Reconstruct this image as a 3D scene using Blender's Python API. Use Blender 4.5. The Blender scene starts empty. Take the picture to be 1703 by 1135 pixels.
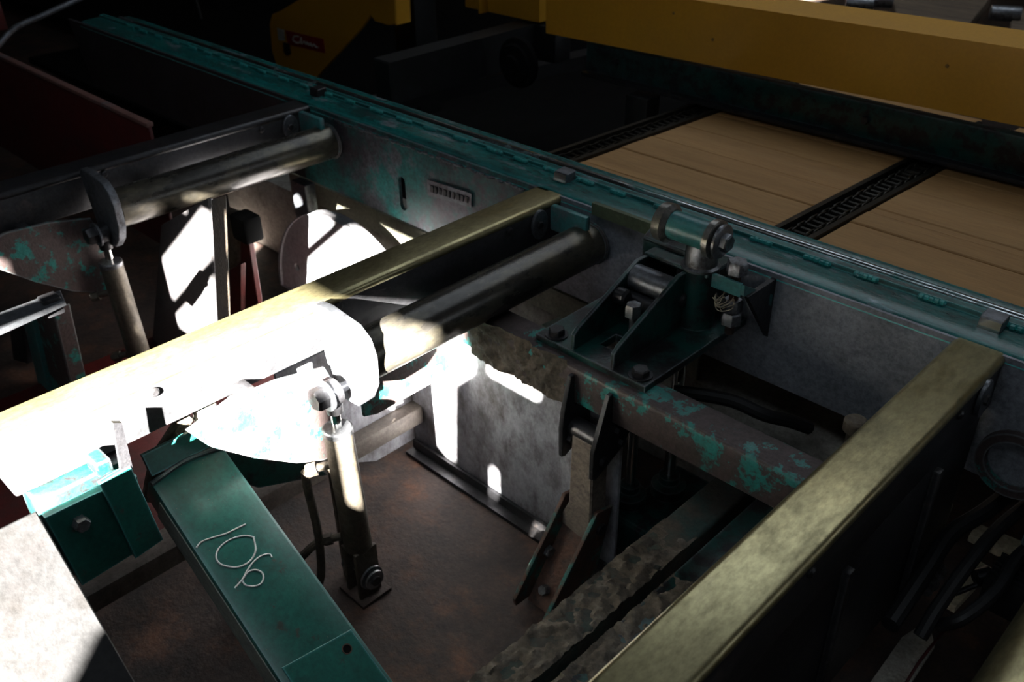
import bpy, bmesh, math, random
from mathutils import Vector, Matrix
random.seed(7)
S = bpy.context.scene
COL = S.collection

# ------------------------------------------------------------------ camera
# axes: X along the long rail (to the right), Y across it (away), Z up; Z = 0 is the top of the cross beams
FPX = 1542.13
RW = ((0.7140, -0.3620, 0.5990), (0.7000, 0.3880, -0.6000), (-0.0150, 0.8480, 0.5310))  # world <- camera
EYE = Vector((0, 0, 1.0))
M3 = Matrix(RW)
q = M3.to_quaternion().normalized()
M3 = q.to_matrix()
cam_d = bpy.data.cameras.new('camera'); cam = bpy.data.objects.new('camera', cam_d); COL.objects.link(cam)
cam.matrix_world = Matrix.Translation(EYE) @ M3.to_4x4()
cam_d.sensor_width = 36; cam_d.lens = 36 * FPX / 1703; cam_d.clip_start = 0.02; cam_d.clip_end = 200
cam_d.dof.use_dof = True; cam_d.dof.focus_distance = 1.85; cam_d.dof.aperture_fstop = 5.0
S.camera = cam

# ------------------------------------------------------------------ light
S.view_settings.view_transform = 'Standard'; S.view_settings.look = 'None'
S.view_settings.gamma = 1; S.view_settings.use_curve_mapping = False
S.view_settings.exposure = 0.0
world = bpy.data.worlds.new('sky'); S.world = world; world.use_nodes = True
wn = world.node_tree.nodes; wl = world.node_tree.links
bgd = wn['Background']; bgd.inputs['Color'].default_value = (0.80, 0.90, 1.0, 1); bgd.inputs['Strength'].default_value = 1.6
SUN_DIR = Vector((-1.25, 2.08, -1.0)).normalized()
sd = bpy.data.lights.new('sun', 'SUN'); sd.energy = 300; sd.angle = math.radians(0.55); sd.color = (1, 0.95, 0.87)
sun = bpy.data.objects.new('sun', sd); COL.objects.link(sun)
sun.rotation_euler = SUN_DIR.to_track_quat('-Z', 'Y').to_euler(); sun.location = (4, -6, 4)
def portal(name, loc, direction, sx, sy):
    d = bpy.data.lights.new(name, 'AREA'); d.shape = 'RECTANGLE'; d.size = sx; d.size_y = sy
    d.cycles.is_portal = True
    o = bpy.data.objects.new(name, d); COL.objects.link(o); o.location = loc
    o.rotation_euler = Vector(direction).to_track_quat('-Z', 'Y').to_euler()

def at(px, py, x=None, y=None, z=None):
    """point of the given plane that lies on the sight line through a pixel"""
    d = M3 @ Vector((px - 851.5, -(py - 567.5), -FPX))
    if z is not None: t = (z - EYE.z) / d.z
    elif x is not None: t = (x - EYE.x) / d.x
    else: t = (y - EYE.y) / d.y
    return EYE + d * t
def on_plane(px, py, p, n):
    d = M3 @ Vector((px - 851.5, -(py - 567.5), -FPX))
    return EYE + d * ((p - EYE).dot(n) / d.dot(n))

# ------------------------------------------------------------------ materials
MATS = {}
def ramp(nt, src, p0, p1, c0=(0, 0, 0, 1), c1=(1, 1, 1, 1)):
    r = nt.nodes.new('ShaderNodeValToRGB'); r.color_ramp.elements[0].position = p0; r.color_ramp.elements[1].position = p1
    r.color_ramp.elements[0].color = c0; r.color_ramp.elements[1].color = c1
    nt.links.new(src, r.inputs['Fac']); return r.outputs['Color']
def mat(name, base, under=None, dirt=None, wear=0.5, dirt_amt=0.5, scale=14, rough=0.5, metal=0.0, umetal=None,
        dscale=6, bump=0.15, stretch=(1, 1, 1), speck=0.0, coat=0.0, vary=0.25, urough=None, edge=0.06, bscale=120, grime=0.45, rub=None, rub_amt=0.8, spec=0.5):
    if name in MATS: return MATS[name]
    m = bpy.data.materials.new(name); m.use_nodes = True; nt = m.node_tree; N = nt.nodes; L = nt.links
    b = N['Principled BSDF']
    tc = N.new('ShaderNodeTexCoord'); mp = N.new('ShaderNodeMapping'); mp.inputs['Scale'].default_value = stretch
    L.new(tc.outputs['Object'], mp.inputs['Vector'])
    def noise(s, det=6, rgh=0.6):
        n = N.new('ShaderNodeTexNoise'); n.inputs['Scale'].default_value = s; n.inputs['Detail'].default_value = det
        n.inputs['Roughness'].default_value = rgh; L.new(mp.outputs['Vector'], n.inputs['Vector']); return n.outputs['Fac']
    def mix(f, a, c):
        x = N.new('ShaderNodeMix'); x.data_type = 'RGBA'
        if hasattr(f, 'node'): L.new(f, x.inputs['Factor'])
        else: x.inputs['Factor'].default_value = f
        for i, v in ((6, a), (7, c)):
            if hasattr(v, 'node'): L.new(v, x.inputs[i])
            else: x.inputs[i].default_value = (*v, 1)
        return x.outputs[2]
    def fmix(f, a, c):
        x = N.new('ShaderNodeMix'); x.data_type = 'FLOAT'; L.new(f, x.inputs[0])
        x.inputs[2].default_value = a; x.inputs[3].default_value = c; return x.outputs[0]
    dark = tuple(v * (1 - vary) for v in base); lite = tuple(min(1, v * (1 + vary)) for v in base)
    col = mix(ramp(nt, noise(scale * 0.45, 5), 0.3, 0.7), dark, lite)
    b.inputs['Metallic'].default_value = metal; b.inputs['Roughness'].default_value = rough
    if under:
        wf = ramp(nt, noise(scale, 9, 0.68), 1 - wear - edge, 1 - wear + edge)
        col = mix(wf, col, under)
        L.new(fmix(wf, metal, metal if umetal is None else umetal), b.inputs['Metallic'])
        L.new(fmix(wf, rough, rough if urough is None else urough), b.inputs['Roughness'])
    if dirt:
        df = ramp(nt, noise(dscale, 8, 0.7), 1 - dirt_amt - 0.12, 1 - dirt_amt + 0.14)
        col = mix(df, col, dirt)
        if not under:
            L.new(fmix(df, rough, min(1, rough + 0.3)), b.inputs['Roughness'])
            L.new(fmix(df, metal, 0.0), b.inputs['Metallic'])
    if speck > 0:
        v = N.new('ShaderNodeTexVoronoi'); v.inputs['Scale'].default_value = 130; L.new(tc.outputs['Object'], v.inputs['Vector'])
        sf = ramp(nt, v.outputs['Distance'], 0.10 * speck, 0.16 * speck, (1, 1, 1, 1), (0, 0, 0, 1))
        gate = ramp(nt, noise(30, 2), 0.5, 0.6)
        mm = N.new('ShaderNodeMath'); mm.operation = 'MULTIPLY'; L.new(sf, mm.inputs[0]); L.new(gate, mm.inputs[1])
        col = mix(mm.outputs[0], col, (0.22, 0.18, 0.12))
    if grime:
        gm = N.new('ShaderNodeMix'); gm.data_type = 'RGBA'; gm.blend_type = 'MULTIPLY'; gm.inputs['Factor'].default_value = grime
        L.new(col, gm.inputs[6]); L.new(ramp(nt, noise(85, 9, 0.75), 0.36, 0.60, (0.12, 0.12, 0.12, 1), (1.0, 1.0, 1.0, 1)), gm.inputs[7])
        col = gm.outputs[2]
    if rub:      # paint rubbed off along edges
        bv = N.new('ShaderNodeBevel'); bv.samples = 4; bv.inputs['Radius'].default_value = 0.007
        ge = N.new('ShaderNodeNewGeometry'); dt = N.new('ShaderNodeVectorMath'); dt.operation = 'DOT_PRODUCT'
        L.new(bv.outputs['Normal'], dt.inputs[0]); L.new(ge.outputs['True Normal'], dt.inputs[1])
        ef = ramp(nt, dt.outputs['Value'], 0.86, 0.985, (1, 1, 1, 1), (0, 0, 0, 1))
        mm = N.new('ShaderNodeMath'); mm.operation = 'MULTIPLY'; L.new(ef, mm.inputs[0])
        L.new(ramp(nt, noise(26, 6, 0.7), 0.60 - 0.3 * rub_amt, 0.72 - 0.3 * rub_amt), mm.inputs[1])
        col = mix(mm.outputs[0], col, rub)
    b.inputs['Specular IOR Level'].default_value = spec
    L.new(col, b.inputs['Base Color'])
    if bump:
        bp = N.new('ShaderNodeBump'); bp.inputs['Strength'].default_value = bump; bp.inputs['Distance'].default_value = 0.004
        L.new(noise(bscale, 6), bp.inputs['Height']); L.new(bp.outputs['Normal'], b.inputs['Normal'])
    b.inputs['Coat Weight'].default_value = coat; b.inputs['Coat Roughness'].default_value = 0.25
    MATS[name] = m; return m

GREEN = (0.010, 0.115, 0.095)
TEAL = (0.020, 0.215, 0.190)
teal_peel = mat('peeling_teal_paint', TEAL, (0.085, 0.062, 0.060), (0.050, 0.040, 0.034), wear=0.56, dirt_amt=0.36, scale=16, rough=0.42, umetal=0.25, urough=0.6, dscale=7, bump=0.3, edge=0.018, vary=0.18, rub=(0.20, 0.24, 0.25), rub_amt=0.9)
green_paint = mat('green_enamel', GREEN, (0.075, 0.062, 0.055), (0.02, 0.035, 0.032), wear=0.35, dirt_amt=0.36, scale=22, rough=0.34, umetal=0.1, dscale=9, bump=0.08, speck=0.7, coat=0.3, edge=0.03, rub=(0.10, 0.30, 0.33), rub_amt=1.0, grime=0.35)
green_dark = mat('dark_green_paint', (0.006, 0.060, 0.052), (0.030, 0.028, 0.032), (0.018, 0.017, 0.018), wear=0.48, dirt_amt=0.45, scale=18, rough=0.3, umetal=0.4, dscale=8, bump=0.2, edge=0.05, rub=(0.18, 0.20, 0.22), rub_amt=0.8)
web_paint = mat('worn_rail_web', (0.17, 0.18, 0.21), (0.014, 0.20, 0.185), (0.060, 0.046, 0.056), wear=0.52, dirt_amt=0.47, scale=10, rough=0.42, metal=0.3, umetal=0.05, dscale=6, bump=0.2, edge=0.05, grime=0.7)
web_bare = mat('bare_rail_web', (0.30, 0.32, 0.36), (0.20, 0.215, 0.24), (0.085, 0.075, 0.075), wear=0.42, dirt_amt=0.33, scale=6, rough=0.42, metal=0.35, dscale=7, bump=0.2, edge=0.14, grime=0.5)
teal_light = mat('pale_teal_paint', (0.045, 0.20, 0.20), (0.16, 0.20, 0.22), (0.03, 0.035, 0.035), wear=0.42, dirt_amt=0.33, scale=22, rough=0.33, umetal=0.4, bump=0.15, edge=0.07)
rail_paint = mat('scuffed_rail_paint', (0.008, 0.150, 0.142), (0.34, 0.39, 0.44), (0.012, 0.040, 0.040), wear=0.39, dirt_amt=0.44, scale=13, rough=0.27, umetal=0.5, dscale=9, bump=0.15, stretch=(0.45, 1.3, 1.2), edge=0.05, rub=(0.10, 0.42, 0.42), rub_amt=1.0, grime=0.6)
rail_bright = mat('polished_rail', (0.46, 0.50, 0.52), (0.012, 0.13, 0.12), wear=0.40, scale=10, rough=0.2, metal=0.95, umetal=0.0, stretch=(0.35, 1, 1), bump=0.06, edge=0.05)
teal_bead = mat('teal_weld_paint', (0.02, 0.27, 0.26), (0.28, 0.36, 0.42), wear=0.36, scale=40, rough=0.3, umetal=0.4, bump=0.4)
steel_worn = mat('worn_bare_steel', (0.47, 0.42, 0.23), (0.26, 0.23, 0.13), (0.24, 0.20, 0.13), wear=0.45, dirt_amt=0.30, scale=9, rough=0.29, metal=0.9, umetal=0.8, urough=0.5, dscale=14, bump=0.05, stretch=(1.2, 0.5, 1), edge=0.13, vary=0.15, grime=0.4, speck=0.35)  # yellow of the reflected surroundings is put into the steel colour
steel_blue = mat('dull_blue_steel', (0.20, 0.215, 0.24), (0.10, 0.10, 0.11), (0.05, 0.045, 0.042), wear=0.42, dirt_amt=0.35, scale=20, rough=0.4, metal=0.7, umetal=0.5, dscale=10, bump=0.15, edge=0.08)
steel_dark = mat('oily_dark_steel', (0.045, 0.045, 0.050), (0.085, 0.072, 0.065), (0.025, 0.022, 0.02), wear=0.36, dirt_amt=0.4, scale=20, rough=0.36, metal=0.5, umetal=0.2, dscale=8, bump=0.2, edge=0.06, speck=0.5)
beam_side = mat('beam_side_steel', (0.050, 0.050, 0.056), (0.125, 0.095, 0.085), (0.032, 0.034, 0.036), wear=0.33, dirt_amt=0.4, scale=12, rough=0.42, metal=0.35, umetal=0.1, dscale=8, bump=0.15, edge=0.1, speck=0.6, rub=(0.16, 0.16, 0.16), rub_amt=0.7)
roller_steel = mat('blackened_roller', (0.060, 0.056, 0.050), (0.21, 0.185, 0.125), (0.03, 0.028, 0.026), wear=0.37, dirt_amt=0.36, scale=8, rough=0.27, metal=0.45, umetal=0.6, urough=0.33, dscale=18, bump=0.1, stretch=(1, 0.45, 1), edge=0.14)
chrome = mat('bright_chrome', (0.72, 0.72, 0.70), rough=0.12, metal=1.0, bump=0.0, grime=0.1)
zinc = mat('zinc_plated', (0.24, 0.25, 0.27), (0.09, 0.085, 0.085), wear=0.44, scale=30, rough=0.38, metal=0.85, umetal=0.4, bump=0.1)
cyl_paint = mat('dusty_cylinder', (0.105, 0.090, 0.070), (0.17, 0.165, 0.16), (0.055, 0.045, 0.032), wear=0.36, dirt_amt=0.42, scale=14, rough=0.5, metal=0.35, umetal=0.6, dscale=16, bump=0.35, edge=0.08)
mud = mat('caked_mud', (0.125, 0.100, 0.072), (0.21, 0.18, 0.145), (0.040, 0.034, 0.027), wear=0.42, dirt_amt=0.46, scale=15, rough=0.9, dscale=11, bump=1.0, edge=0.1, bscale=60)
rust = mat('rusty_steel', (0.105, 0.050, 0.032), (0.055, 0.040, 0.036), (0.03, 0.025, 0.022), wear=0.45, dirt_amt=0.38, scale=14, rough=0.75, dscale=7, bump=0.5, edge=0.1)
floor_m = mat('stained_floor', (0.060, 0.036, 0.028), (0.130, 0.056, 0.030), (0.016, 0.012, 0.011), wear=0.42, dirt_amt=0.50, scale=8, rough=0.75, dscale=6, bump=0.8, edge=0.08, vary=0.3, bscale=50)
white_panel = mat('stained_white_panel', (0.46, 0.47, 0.51), (0.24, 0.235, 0.26), (0.085, 0.070, 0.062), wear=0.44, dirt_amt=0.42, scale=7, rough=0.5, metal=0.2, dscale=15, bump=0.15, stretch=(1, 1, 0.6), edge=0.12, grime=0.35)
concrete = mat('pale_concrete', (0.36, 0.34, 0.30), (0.20, 0.18, 0.16), (0.13, 0.11, 0.09), wear=0.38, dirt_amt=0.3, scale=12, rough=0.9, bump=0.6, edge=0.12)
red_paint = mat('faded_red_paint', (0.100, 0.013, 0.012), (0.060, 0.024, 0.022), (0.035, 0.018, 0.018), wear=0.4, dirt_amt=0.36, scale=9, rough=0.5, dscale=6, bump=0.2, edge=0.1)
yellow = mat('yellow_enamel', (0.55, 0.270, 0.014), (0.48, 0.235, 0.020), (0.30, 0.16, 0.03), wear=0.4, dirt_amt=0.13, scale=4, rough=0.5, dscale=9, bump=0.05, edge=0.2, vary=0.06, grime=0.12)
wood_m = mat('sawn_pine', (0.42, 0.235, 0.085), (0.33, 0.170, 0.055), (0.17, 0.085, 0.035), wear=0.45, dirt_amt=0.26, scale=9, rough=0.7, dscale=7, bump=0.2, stretch=(0.16, 2.2, 1), edge=0.16, vary=0.12, grime=0.25)
wood_grey = mat('grey_old_timber', (0.16, 0.115, 0.075), (0.085, 0.06, 0.042), (0.05, 0.04, 0.03), wear=0.45, dirt_amt=0.3, scale=9, rough=0.8, dscale=7, bump=0.4, stretch=(0.3, 2, 0.3), edge=0.15)
chain_m = mat('greasy_chain', (0.030, 0.026, 0.020), (0.10, 0.085, 0.06), wear=0.35, scale=40, rough=0.4, metal=0.6, bump=0.2)
black_m = mat('black_machine', (0.010, 0.011, 0.012), (0.026, 0.028, 0.032), wear=0.36, scale=8, rough=0.5, metal=0.3, bump=0.2, edge=0.1)
rubber = mat('black_rubber', (0.012, 0.012, 0.013), (0.035, 0.032, 0.028), wear=0.3, scale=30, rough=0.55, bump=0.2)
dusty_hose = mat('dusty_hose', (0.085, 0.068, 0.048), (0.03, 0.027, 0.024), wear=0.45, scale=26, rough=0.8, bump=0.7, edge=0.1)
chalk = mat('chalk', (0.88, 0.92, 0.92), rough=0.95, bump=0.6, grime=0.2)
red_label = mat('red_sticker', (0.30, 0.012, 0.018), rough=0.4, bump=0.0)
white_label = mat('white_sticker', (0.48, 0.48, 0.44), rough=0.5, bump=0.0)
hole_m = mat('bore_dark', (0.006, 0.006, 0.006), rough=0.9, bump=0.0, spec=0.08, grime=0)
cream_board = mat('cream_board', (0.42, 0.38, 0.28), (0.22, 0.19, 0.13), wear=0.28, scale=12, rough=0.8, bump=0.2)
shed_m = mat('shed_boards', (0.085, 0.070, 0.055), (0.05, 0.04, 0.032), wear=0.45, scale=4, rough=0.85, bump=0.3, stretch=(2, 2, 0.3), edge=0.15)
twine_m = mat('pale_twine', (0.42, 0.36, 0.26), rough=0.9, bump=0.0)
slime = mat('pale_grey_guard', (0.30, 0.30, 0.32), (0.22, 0.22, 0.24), (0.14, 0.13, 0.13), wear=0.4, dirt_amt=0.3, scale=8, rough=0.55, metal=0.1, bump=0.1, edge=0.2)

# ------------------------------------------------------------------ mesh helpers
def orient(p0, p1):
    d = (Vector(p1) - Vector(p0)); return d.to_track_quat('Z', 'Y').to_matrix().to_4x4(), d.length
class B:
    """collects shapes; all coordinates are world coordinates"""
    def __init__(s): s.bm = bmesh.new()
    def _bevel(s, faces, w, seg):
        ed = set(e for f in faces for e in f.edges)
        bmesh.ops.bevel(s.bm, geom=list(ed), offset=w, segments=seg, affect='EDGES', profile=0.5, clamp_overlap=True)
    def box(s, x0, x1, y0, y1, z0, z1, bev=0.0, seg=2, m=None):
        v = [s.bm.verts.new(p) for p in ((x0, y0, z0), (x1, y0, z0), (x1, y1, z0), (x0, y1, z0), (x0, y0, z1), (x1, y0, z1), (x1, y1, z1), (x0, y1, z1))]
        if m is not None:
            for q_ in v: q_.co = m @ q_.co
        fs = [s.bm.faces.new([v[i] for i in f]) for f in ((3, 2, 1, 0), (4, 5, 6, 7), (0, 1, 5, 4), (1, 2, 6, 5), (2, 3, 7, 6), (3, 0, 4, 7))]
        if bev: s._bevel(fs, bev, seg)
        return s
    def cyl(s, p0, p1, r, r2=None, n=24, bev=0.0):
        m, l = orient(p0, p1); r2 = r if r2 is None else r2
        m = Matrix.Translation(p0) @ m
        a = [s.bm.verts.new(m @ Vector((r * math.cos(t), r * math.sin(t), 0))) for t in [2 * math.pi * i / n for i in range(n)]]
        c = [s.bm.verts.new(m @ Vector((r2 * math.cos(t), r2 * math.sin(t), l))) for t in [2 * math.pi * i / n for i in range(n)]]
        for i in range(n): s.bm.faces.new((a[i], a[(i + 1) % n], c[(i + 1) % n], c[i]))
        f0 = s.bm.faces.new(a[::-1]); f1 = s.bm.faces.new(c)
        if bev:
            bmesh.ops.bevel(s.bm, geom=list(f0.edges) + list(f1.edges), offset=bev, segments=2, affect='EDGES', profile=0.5, clamp_overlap=True)
        return s
    def lathe(s, p0, axis, prof, n=28):
        """prof: (distance along axis, radius) list, closed at both ends when radius is 0"""
        m = Matrix.Translation(p0) @ Vector(axis).to_track_quat('Z', 'Y').to_matrix().to_4x4()
        rings = []
        for h, r in prof:
            rings.append([s.bm.verts.new(m @ Vector((r * math.cos(2 * math.pi * i / n), r * math.sin(2 * math.pi * i / n), h))) for i in range(n)])
        for a, c in zip(rings, rings[1:]):
            for i in range(n): s.bm.faces.new((a[i], a[(i + 1) % n], c[(i + 1) % n], c[i]))
        s.bm.faces.new(rings[0][::-1]); s.bm.faces.new(rings[-1])
        return s
    def ring(s, p0, axis, ro, ri, h, n=28):
        m = Matrix.Translation(p0) @ Vector(axis).to_track_quat('Z', 'Y').to_matrix().to_4x4()
        R = [[s.bm.verts.new(m @ Vector((r * math.cos(2 * math.pi * i / n), r * math.sin(2 * math.pi * i / n), z))) for i in range(n)] for r, z in ((ro, 0), (ro, h), (ri, h), (ri, 0))]
        for k in range(4):
            a, c = R[k], R[(k + 1) % 4]
            for i in range(n): s.bm.faces.new((a[i], a[(i + 1) % n], c[(i + 1) % n], c[i]))
        return s
    def hexn(s, p0, p1, r, rot=0.0): # hex prism, slightly chamfered
        m, l = orient(p0, p1); m = Matrix.Translation(p0) @ m
        hs = ((0, r), (l * 0.8, r), (l, r * 0.86)); rr = []
        for h, q_ in hs: rr.append([s.bm.verts.new(m @ Vector((q_ * math.cos(rot + math.pi / 3 * i), q_ * math.sin(rot + math.pi / 3 * i), h))) for i in range(6)])
        for a, c in zip(rr, rr[1:]):
            for i in range(6): s.bm.faces.new((a[i], a[(i + 1) % 6], c[(i + 1) % 6], c[i]))
        s.bm.faces.new(rr[0][::-1]); s.bm.faces.new(rr[-1]); return s
    def tube(s, pts, r, n=10, sub=6):
        pts = [Vector(p) for p in pts]
        if sub and len(pts) > 2: # Catmull-Rom
            o = []
            for i in range(len(pts) - 1):
                p0 = pts[max(i - 1, 0)]; p1 = pts[i]; p2 = pts[i + 1]; p3 = pts[min(i + 2, len(pts) - 1)]
                for k in range(sub):
                    t = k / sub
                    o.append(0.5 * ((2 * p1) + (p2 - p0) * t + (2 * p0 - 5 * p1 + 4 * p2 - p3) * t * t + (-p0 + 3 * p1 - 3 * p2 + p3) * t ** 3))
            pts = o + [pts[-1]]
        rings = []; up = Vector((0.31, 0.2, 0.93))
        for i, p in enumerate(pts):
            d = (pts[min(i + 1, len(pts) - 1)] - pts[max(i - 1, 0)]).normalized()
            a = d.cross(up).normalized(); c = d.cross(a)
            up = -c if c.dot(up) < 0 else c
            a = d.cross(up).normalized(); c = a.cross(d)
            rings.append([s.bm.verts.new(p + r * (a * math.cos(2 * math.pi * k / n) + c * math.sin(2 * math.pi * k / n))) for k in range(n)])
        for a, c in zip(rings, rings[1:]):
            for i in range(n): s.bm.faces.new((a[i], a[(i + 1) % n], c[(i + 1) % n], c[i]))
        s.bm.faces.new(rings[0][::-1]); s.bm.faces.new(rings[-1]); return s
    def prism(s, poly, ext, bev=0.0, seg=1):
        """poly: 3-D points of one face (no holes); ext: extrusion vector"""
        ext = Vector(ext)
        a = [s.bm.verts.new(Vector(p)) for p in poly]; c = [s.bm.verts.new(Vector(p) + ext) for p in poly]
        n = len(a); fs = []
        for i in range(n): fs.append(s.bm.faces.new((a[i], a[(i + 1) % n], c[(i + 1) % n], c[i])))
        f0 = s.bm.faces.new(a[::-1]); f1 = s.bm.faces.new(c)
        if bev: bmesh.ops.bevel(s.bm, geom=list(set(list(f0.edges) + list(f1.edges))), offset=bev, segments=seg, affect='EDGES', profile=0.5, clamp_overlap=True)
        return s
def sheet(outer, holes, mtx, thick, bev=0.0):
    """plate with holes: 2-D outlines in the plane of mtx, thickness along its z"""
    cu = bpy.data.curves.new('t', 'CURVE'); cu.dimensions = '2D'; cu.fill_mode = 'BOTH'; cu.extrude = thick / 2; cu.bevel_depth = bev; cu.bevel_resolution = 0
    for pts in [outer] + holes:
        sp = cu.splines.new('POLY'); sp.points.add(len(pts) - 1); sp.use_cyclic_u = True
        for p_, xy in zip(sp.points, pts): p_.co = (xy[0], xy[1], 0, 1)
    ob = bpy.data.objects.new('t', cu); me = bpy.data.meshes.new_from_object(ob)
    bpy.data.objects.remove(ob); bpy.data.curves.remove(cu)
    b = B(); b.bm.from_mesh(me); bpy.data.meshes.remove(me); b.bm.transform(mtx); bmesh.ops.remove_doubles(b.bm, verts=b.bm.verts, dist=1e-6); return b
def circ(cx, cy, r, n=24): return [(cx + r * math.cos(2 * math.pi * i / n), cy + r * math.sin(2 * math.pi * i / n)) for i in range(n)]
def slot(cx, cy, r, h, n=8): # upright slot
    return [(cx + r * math.cos(t), cy + h + r * math.sin(t)) for t in [math.pi * i / n for i in range(n + 1)]] + [(cx - r * math.cos(t), cy - h - r * math.sin(t)) for t in [math.pi * i / n for i in range(n + 1)]]
# frames for sheet(): columns are the plane's u, v and the normal
def frame(o, u, v):
    u = Vector(u).normalized(); v = Vector(v); v = (v - u * v.dot(u)).normalized(); w = u.cross(v)
    m = Matrix((u, v, w)).transposed().to_4x4(); m.translation = Vector(o); return m

def build(name, b, m, parent=None, loc=None, smooth=35):
    org = parent_world(parent) if parent else (Vector(loc) if loc is not None else Vector((0, 0, 0)))
    me = bpy.data.meshes.new(name)
    if loc is None and parent is None:
        vs = [v.co for v in b.bm.verts]
        org = Vector(((min(v.x for v in vs) + max(v.x for v in vs)) / 2, (min(v.y for v in vs) + max(v.y for v in vs)) / 2, min(v.z for v in vs)))
    bmesh.ops.translate(b.bm, verts=b.bm.verts, vec=-org)
    bmesh.ops.recalc_face_normals(b.bm, faces=b.bm.faces)
    b.bm.to_mesh(me); b.bm.free(); me.materials.append(m)
    me.shade_smooth(); me.set_sharp_from_angle(angle=math.radians(smooth))
    o = bpy.data.objects.new(name, me); COL.objects.link(o)
    if parent: o.parent = parent
    else: o.location = org
    return o
def parent_world(o):
    p = Vector(o.location)
    while o.parent: o = o.parent; p += Vector(o.location)
    return p
def tag(o, label, cat, group=None, kind=None):
    o['label'] = label; o['category'] = cat
    if group: o['group'] = group
    if kind: o['kind'] = kind
    return o
def thing(name, loc, label, cat, group=None):
    o = bpy.data.objects.new(name, None); COL.objects.link(o); o.location = loc; o.empty_display_size = 0.05
    return tag(o, label, cat, group)
def struct(name, b, m, **k):
    o = build(name, b, m, **k); o['kind'] = 'structure'; return o
def copy_tree(o, parent=None):
    c = o.copy(); COL.objects.link(c); c.parent = parent
    for ch in list(o.children): copy_tree(ch, c)
    return c

# ------------------------------------------------------------------ the shed
FZ = -0.78
struct('floor', B().box(-12, 8, -2.2, 12, FZ - 0.2, FZ), floor_m)
WY = -2.0   # front wall, behind the camera: unseen, its openings shaped to cast the sun patches
def wpt(c, e): return ((c - 1.25 * WY) / 2.08, (e - WY) / 2.08)   # sun-ray coordinates -> (x, z) on the wall
sun_cut_a = [wpt(-4.19, 0.376), wpt(-3.43, 0.985), wpt(-3.08, 0.985), wpt(-4.19, 0.096)]   # slanting bar left between, made up to shade ledge and post
sun_cut = [wpt(-4.19, -0.12), wpt(-4.19, -0.056), wpt(-2.885, 0.985), wpt(-1.43, 0.985), wpt(-1.43, 0.62), wpt(-1.60, 0.45), wpt(-1.65, -0.185), wpt(-1.86, -0.07), wpt(-1.872, 0.57), wpt(-1.985, 0.57), wpt(-2.0, 0.0), wpt(-2.05, 0.02), wpt(-2.08, -0.5), wpt(-2.95, -0.5), wpt(-2.95, -0.12)]  # outline stepped to cut the wanted shadows into the sun patch
gaps = []
def gap(c, e, wc, we, sk=0.0):
    x, z = wpt(c, e); w = wc / 2.08 / 2; h = we / 2.08 / 2
    gaps.append([(x - w - sk, z - h), (x + w - sk, z - h), (x + w + sk, z + h), (x - w + sk, z + h)])
gap(-1.30, -0.12, 0.06, 0.22); gap(-0.93, -0.24, 0.08, 0.08); gap(-4.95, 0.16, 0.5, 0.32); gap(-3.74, 0.935, 0.17, 0.09); gap(-2.47, -1.04, 0.08, 0.14, 0.03); gap(-2.51, -0.60, 0.04, 0.05); gap(-1.13, 0.675, 0.38, 0.065)  # small holes added to throw single sun spots
fw = sheet([(-12, FZ), (8, FZ), (8, 3.0), (-12, 3.0)], [sun_cut, sun_cut_a] + gaps, frame((0, WY, 0), (1, 0, 0), (0, 0, 1)), 0.03)
struct('wall_front', fw, shed_m)
cl = sheet([(-12, -2.2), (8, -2.2), (8, 12), (-12, 12)], [[(-3.6, 3.0), (0.2, 3.0), (0.2, 4.7), (-3.6, 4.7)], [(-2.4, -1.0), (0.8, -1.0), (0.8, 0.2), (-2.4, 0.2)]], frame((0, 0, 3.0), (1, 0, 0), (0, 1, 0)), 0.06)  # unseen roof openings, added to light the rail web and beam tops
struct('ceiling', cl, shed_m)
struct('wall_left', B().box(-12.1, -12, -2.2, 12, FZ, 3), shed_m)
struct('wall_back', B().box(-12, 8, 12, 12.1, FZ, 3), shed_m)
struct('wall_right', sheet([(-2.2, FZ), (12, FZ), (12, 3), (-2.2, 3)], [[(2.4, 1.1), (8.8, 1.1), (8.8, 2.6), (2.4, 2.6)]], frame((5, 0, 0), (0, 1, 0), (0, 0, 1)), 0.06), shed_m)  # unseen side opening, added for an edge highlight on the right beam
portal('added_side_portal', (5.06, 5.6, 1.85), (-1, 0, 0), 6.4, 1.5)
portal('added_roof_portal', (-1.7, 3.85, 3.06), (0, 0, -1), 3.8, 1.7)
portal('added_roof_portal', (-0.8, -0.4, 3.06), (0, 0, -1), 3.2, 1.2)
portal('sun_cut_portal', (0.1, -2.06, 1.2), (0, 1, 0), 1.9, 0.6)

# ------------------------------------------------------------------ the long rail
t = thing('frame_rail', (-1.6, 1.8, -0.29), 'long scuffed green steel rail running across behind the crossbeams', 'rail')
X0, X1 = -4.55, 1.6
fr = frame((0, 1.755, 0), (1, 0, 0), (0, 0, 1))
build('shaded_web', sheet([(X0 - 0.12, 0.0), (-2.80, 0.0), (-2.80, -0.29), (X0, -0.29)], [], fr, 0.012), mat('shaded_web_steel', (0.050, 0.048, 0.052), (0.10, 0.10, 0.11), (0.03, 0.026, 0.026), wear=0.34, dirt_amt=0.42, scale=6, rough=0.5, metal=0.2, dscale=5, bump=0.2, edge=0.1), t)  # darker steel stands in for the shade beyond the left beam
wb = sheet([(-2.799, 0.0), (-1.601, 0.0), (-1.601, -0.29), (-2.799, -0.29)], [slot(-2.237, -0.19, 0.017, 0.042)], fr, 0.012)
build('web', wb, web_paint, t)
build('bare_web', sheet([(-1.60, -0.001), (X1, -0.001), (X1, -0.29), (-1.60, -0.29)], [], fr, 0.012), web_bare, t)
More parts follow.
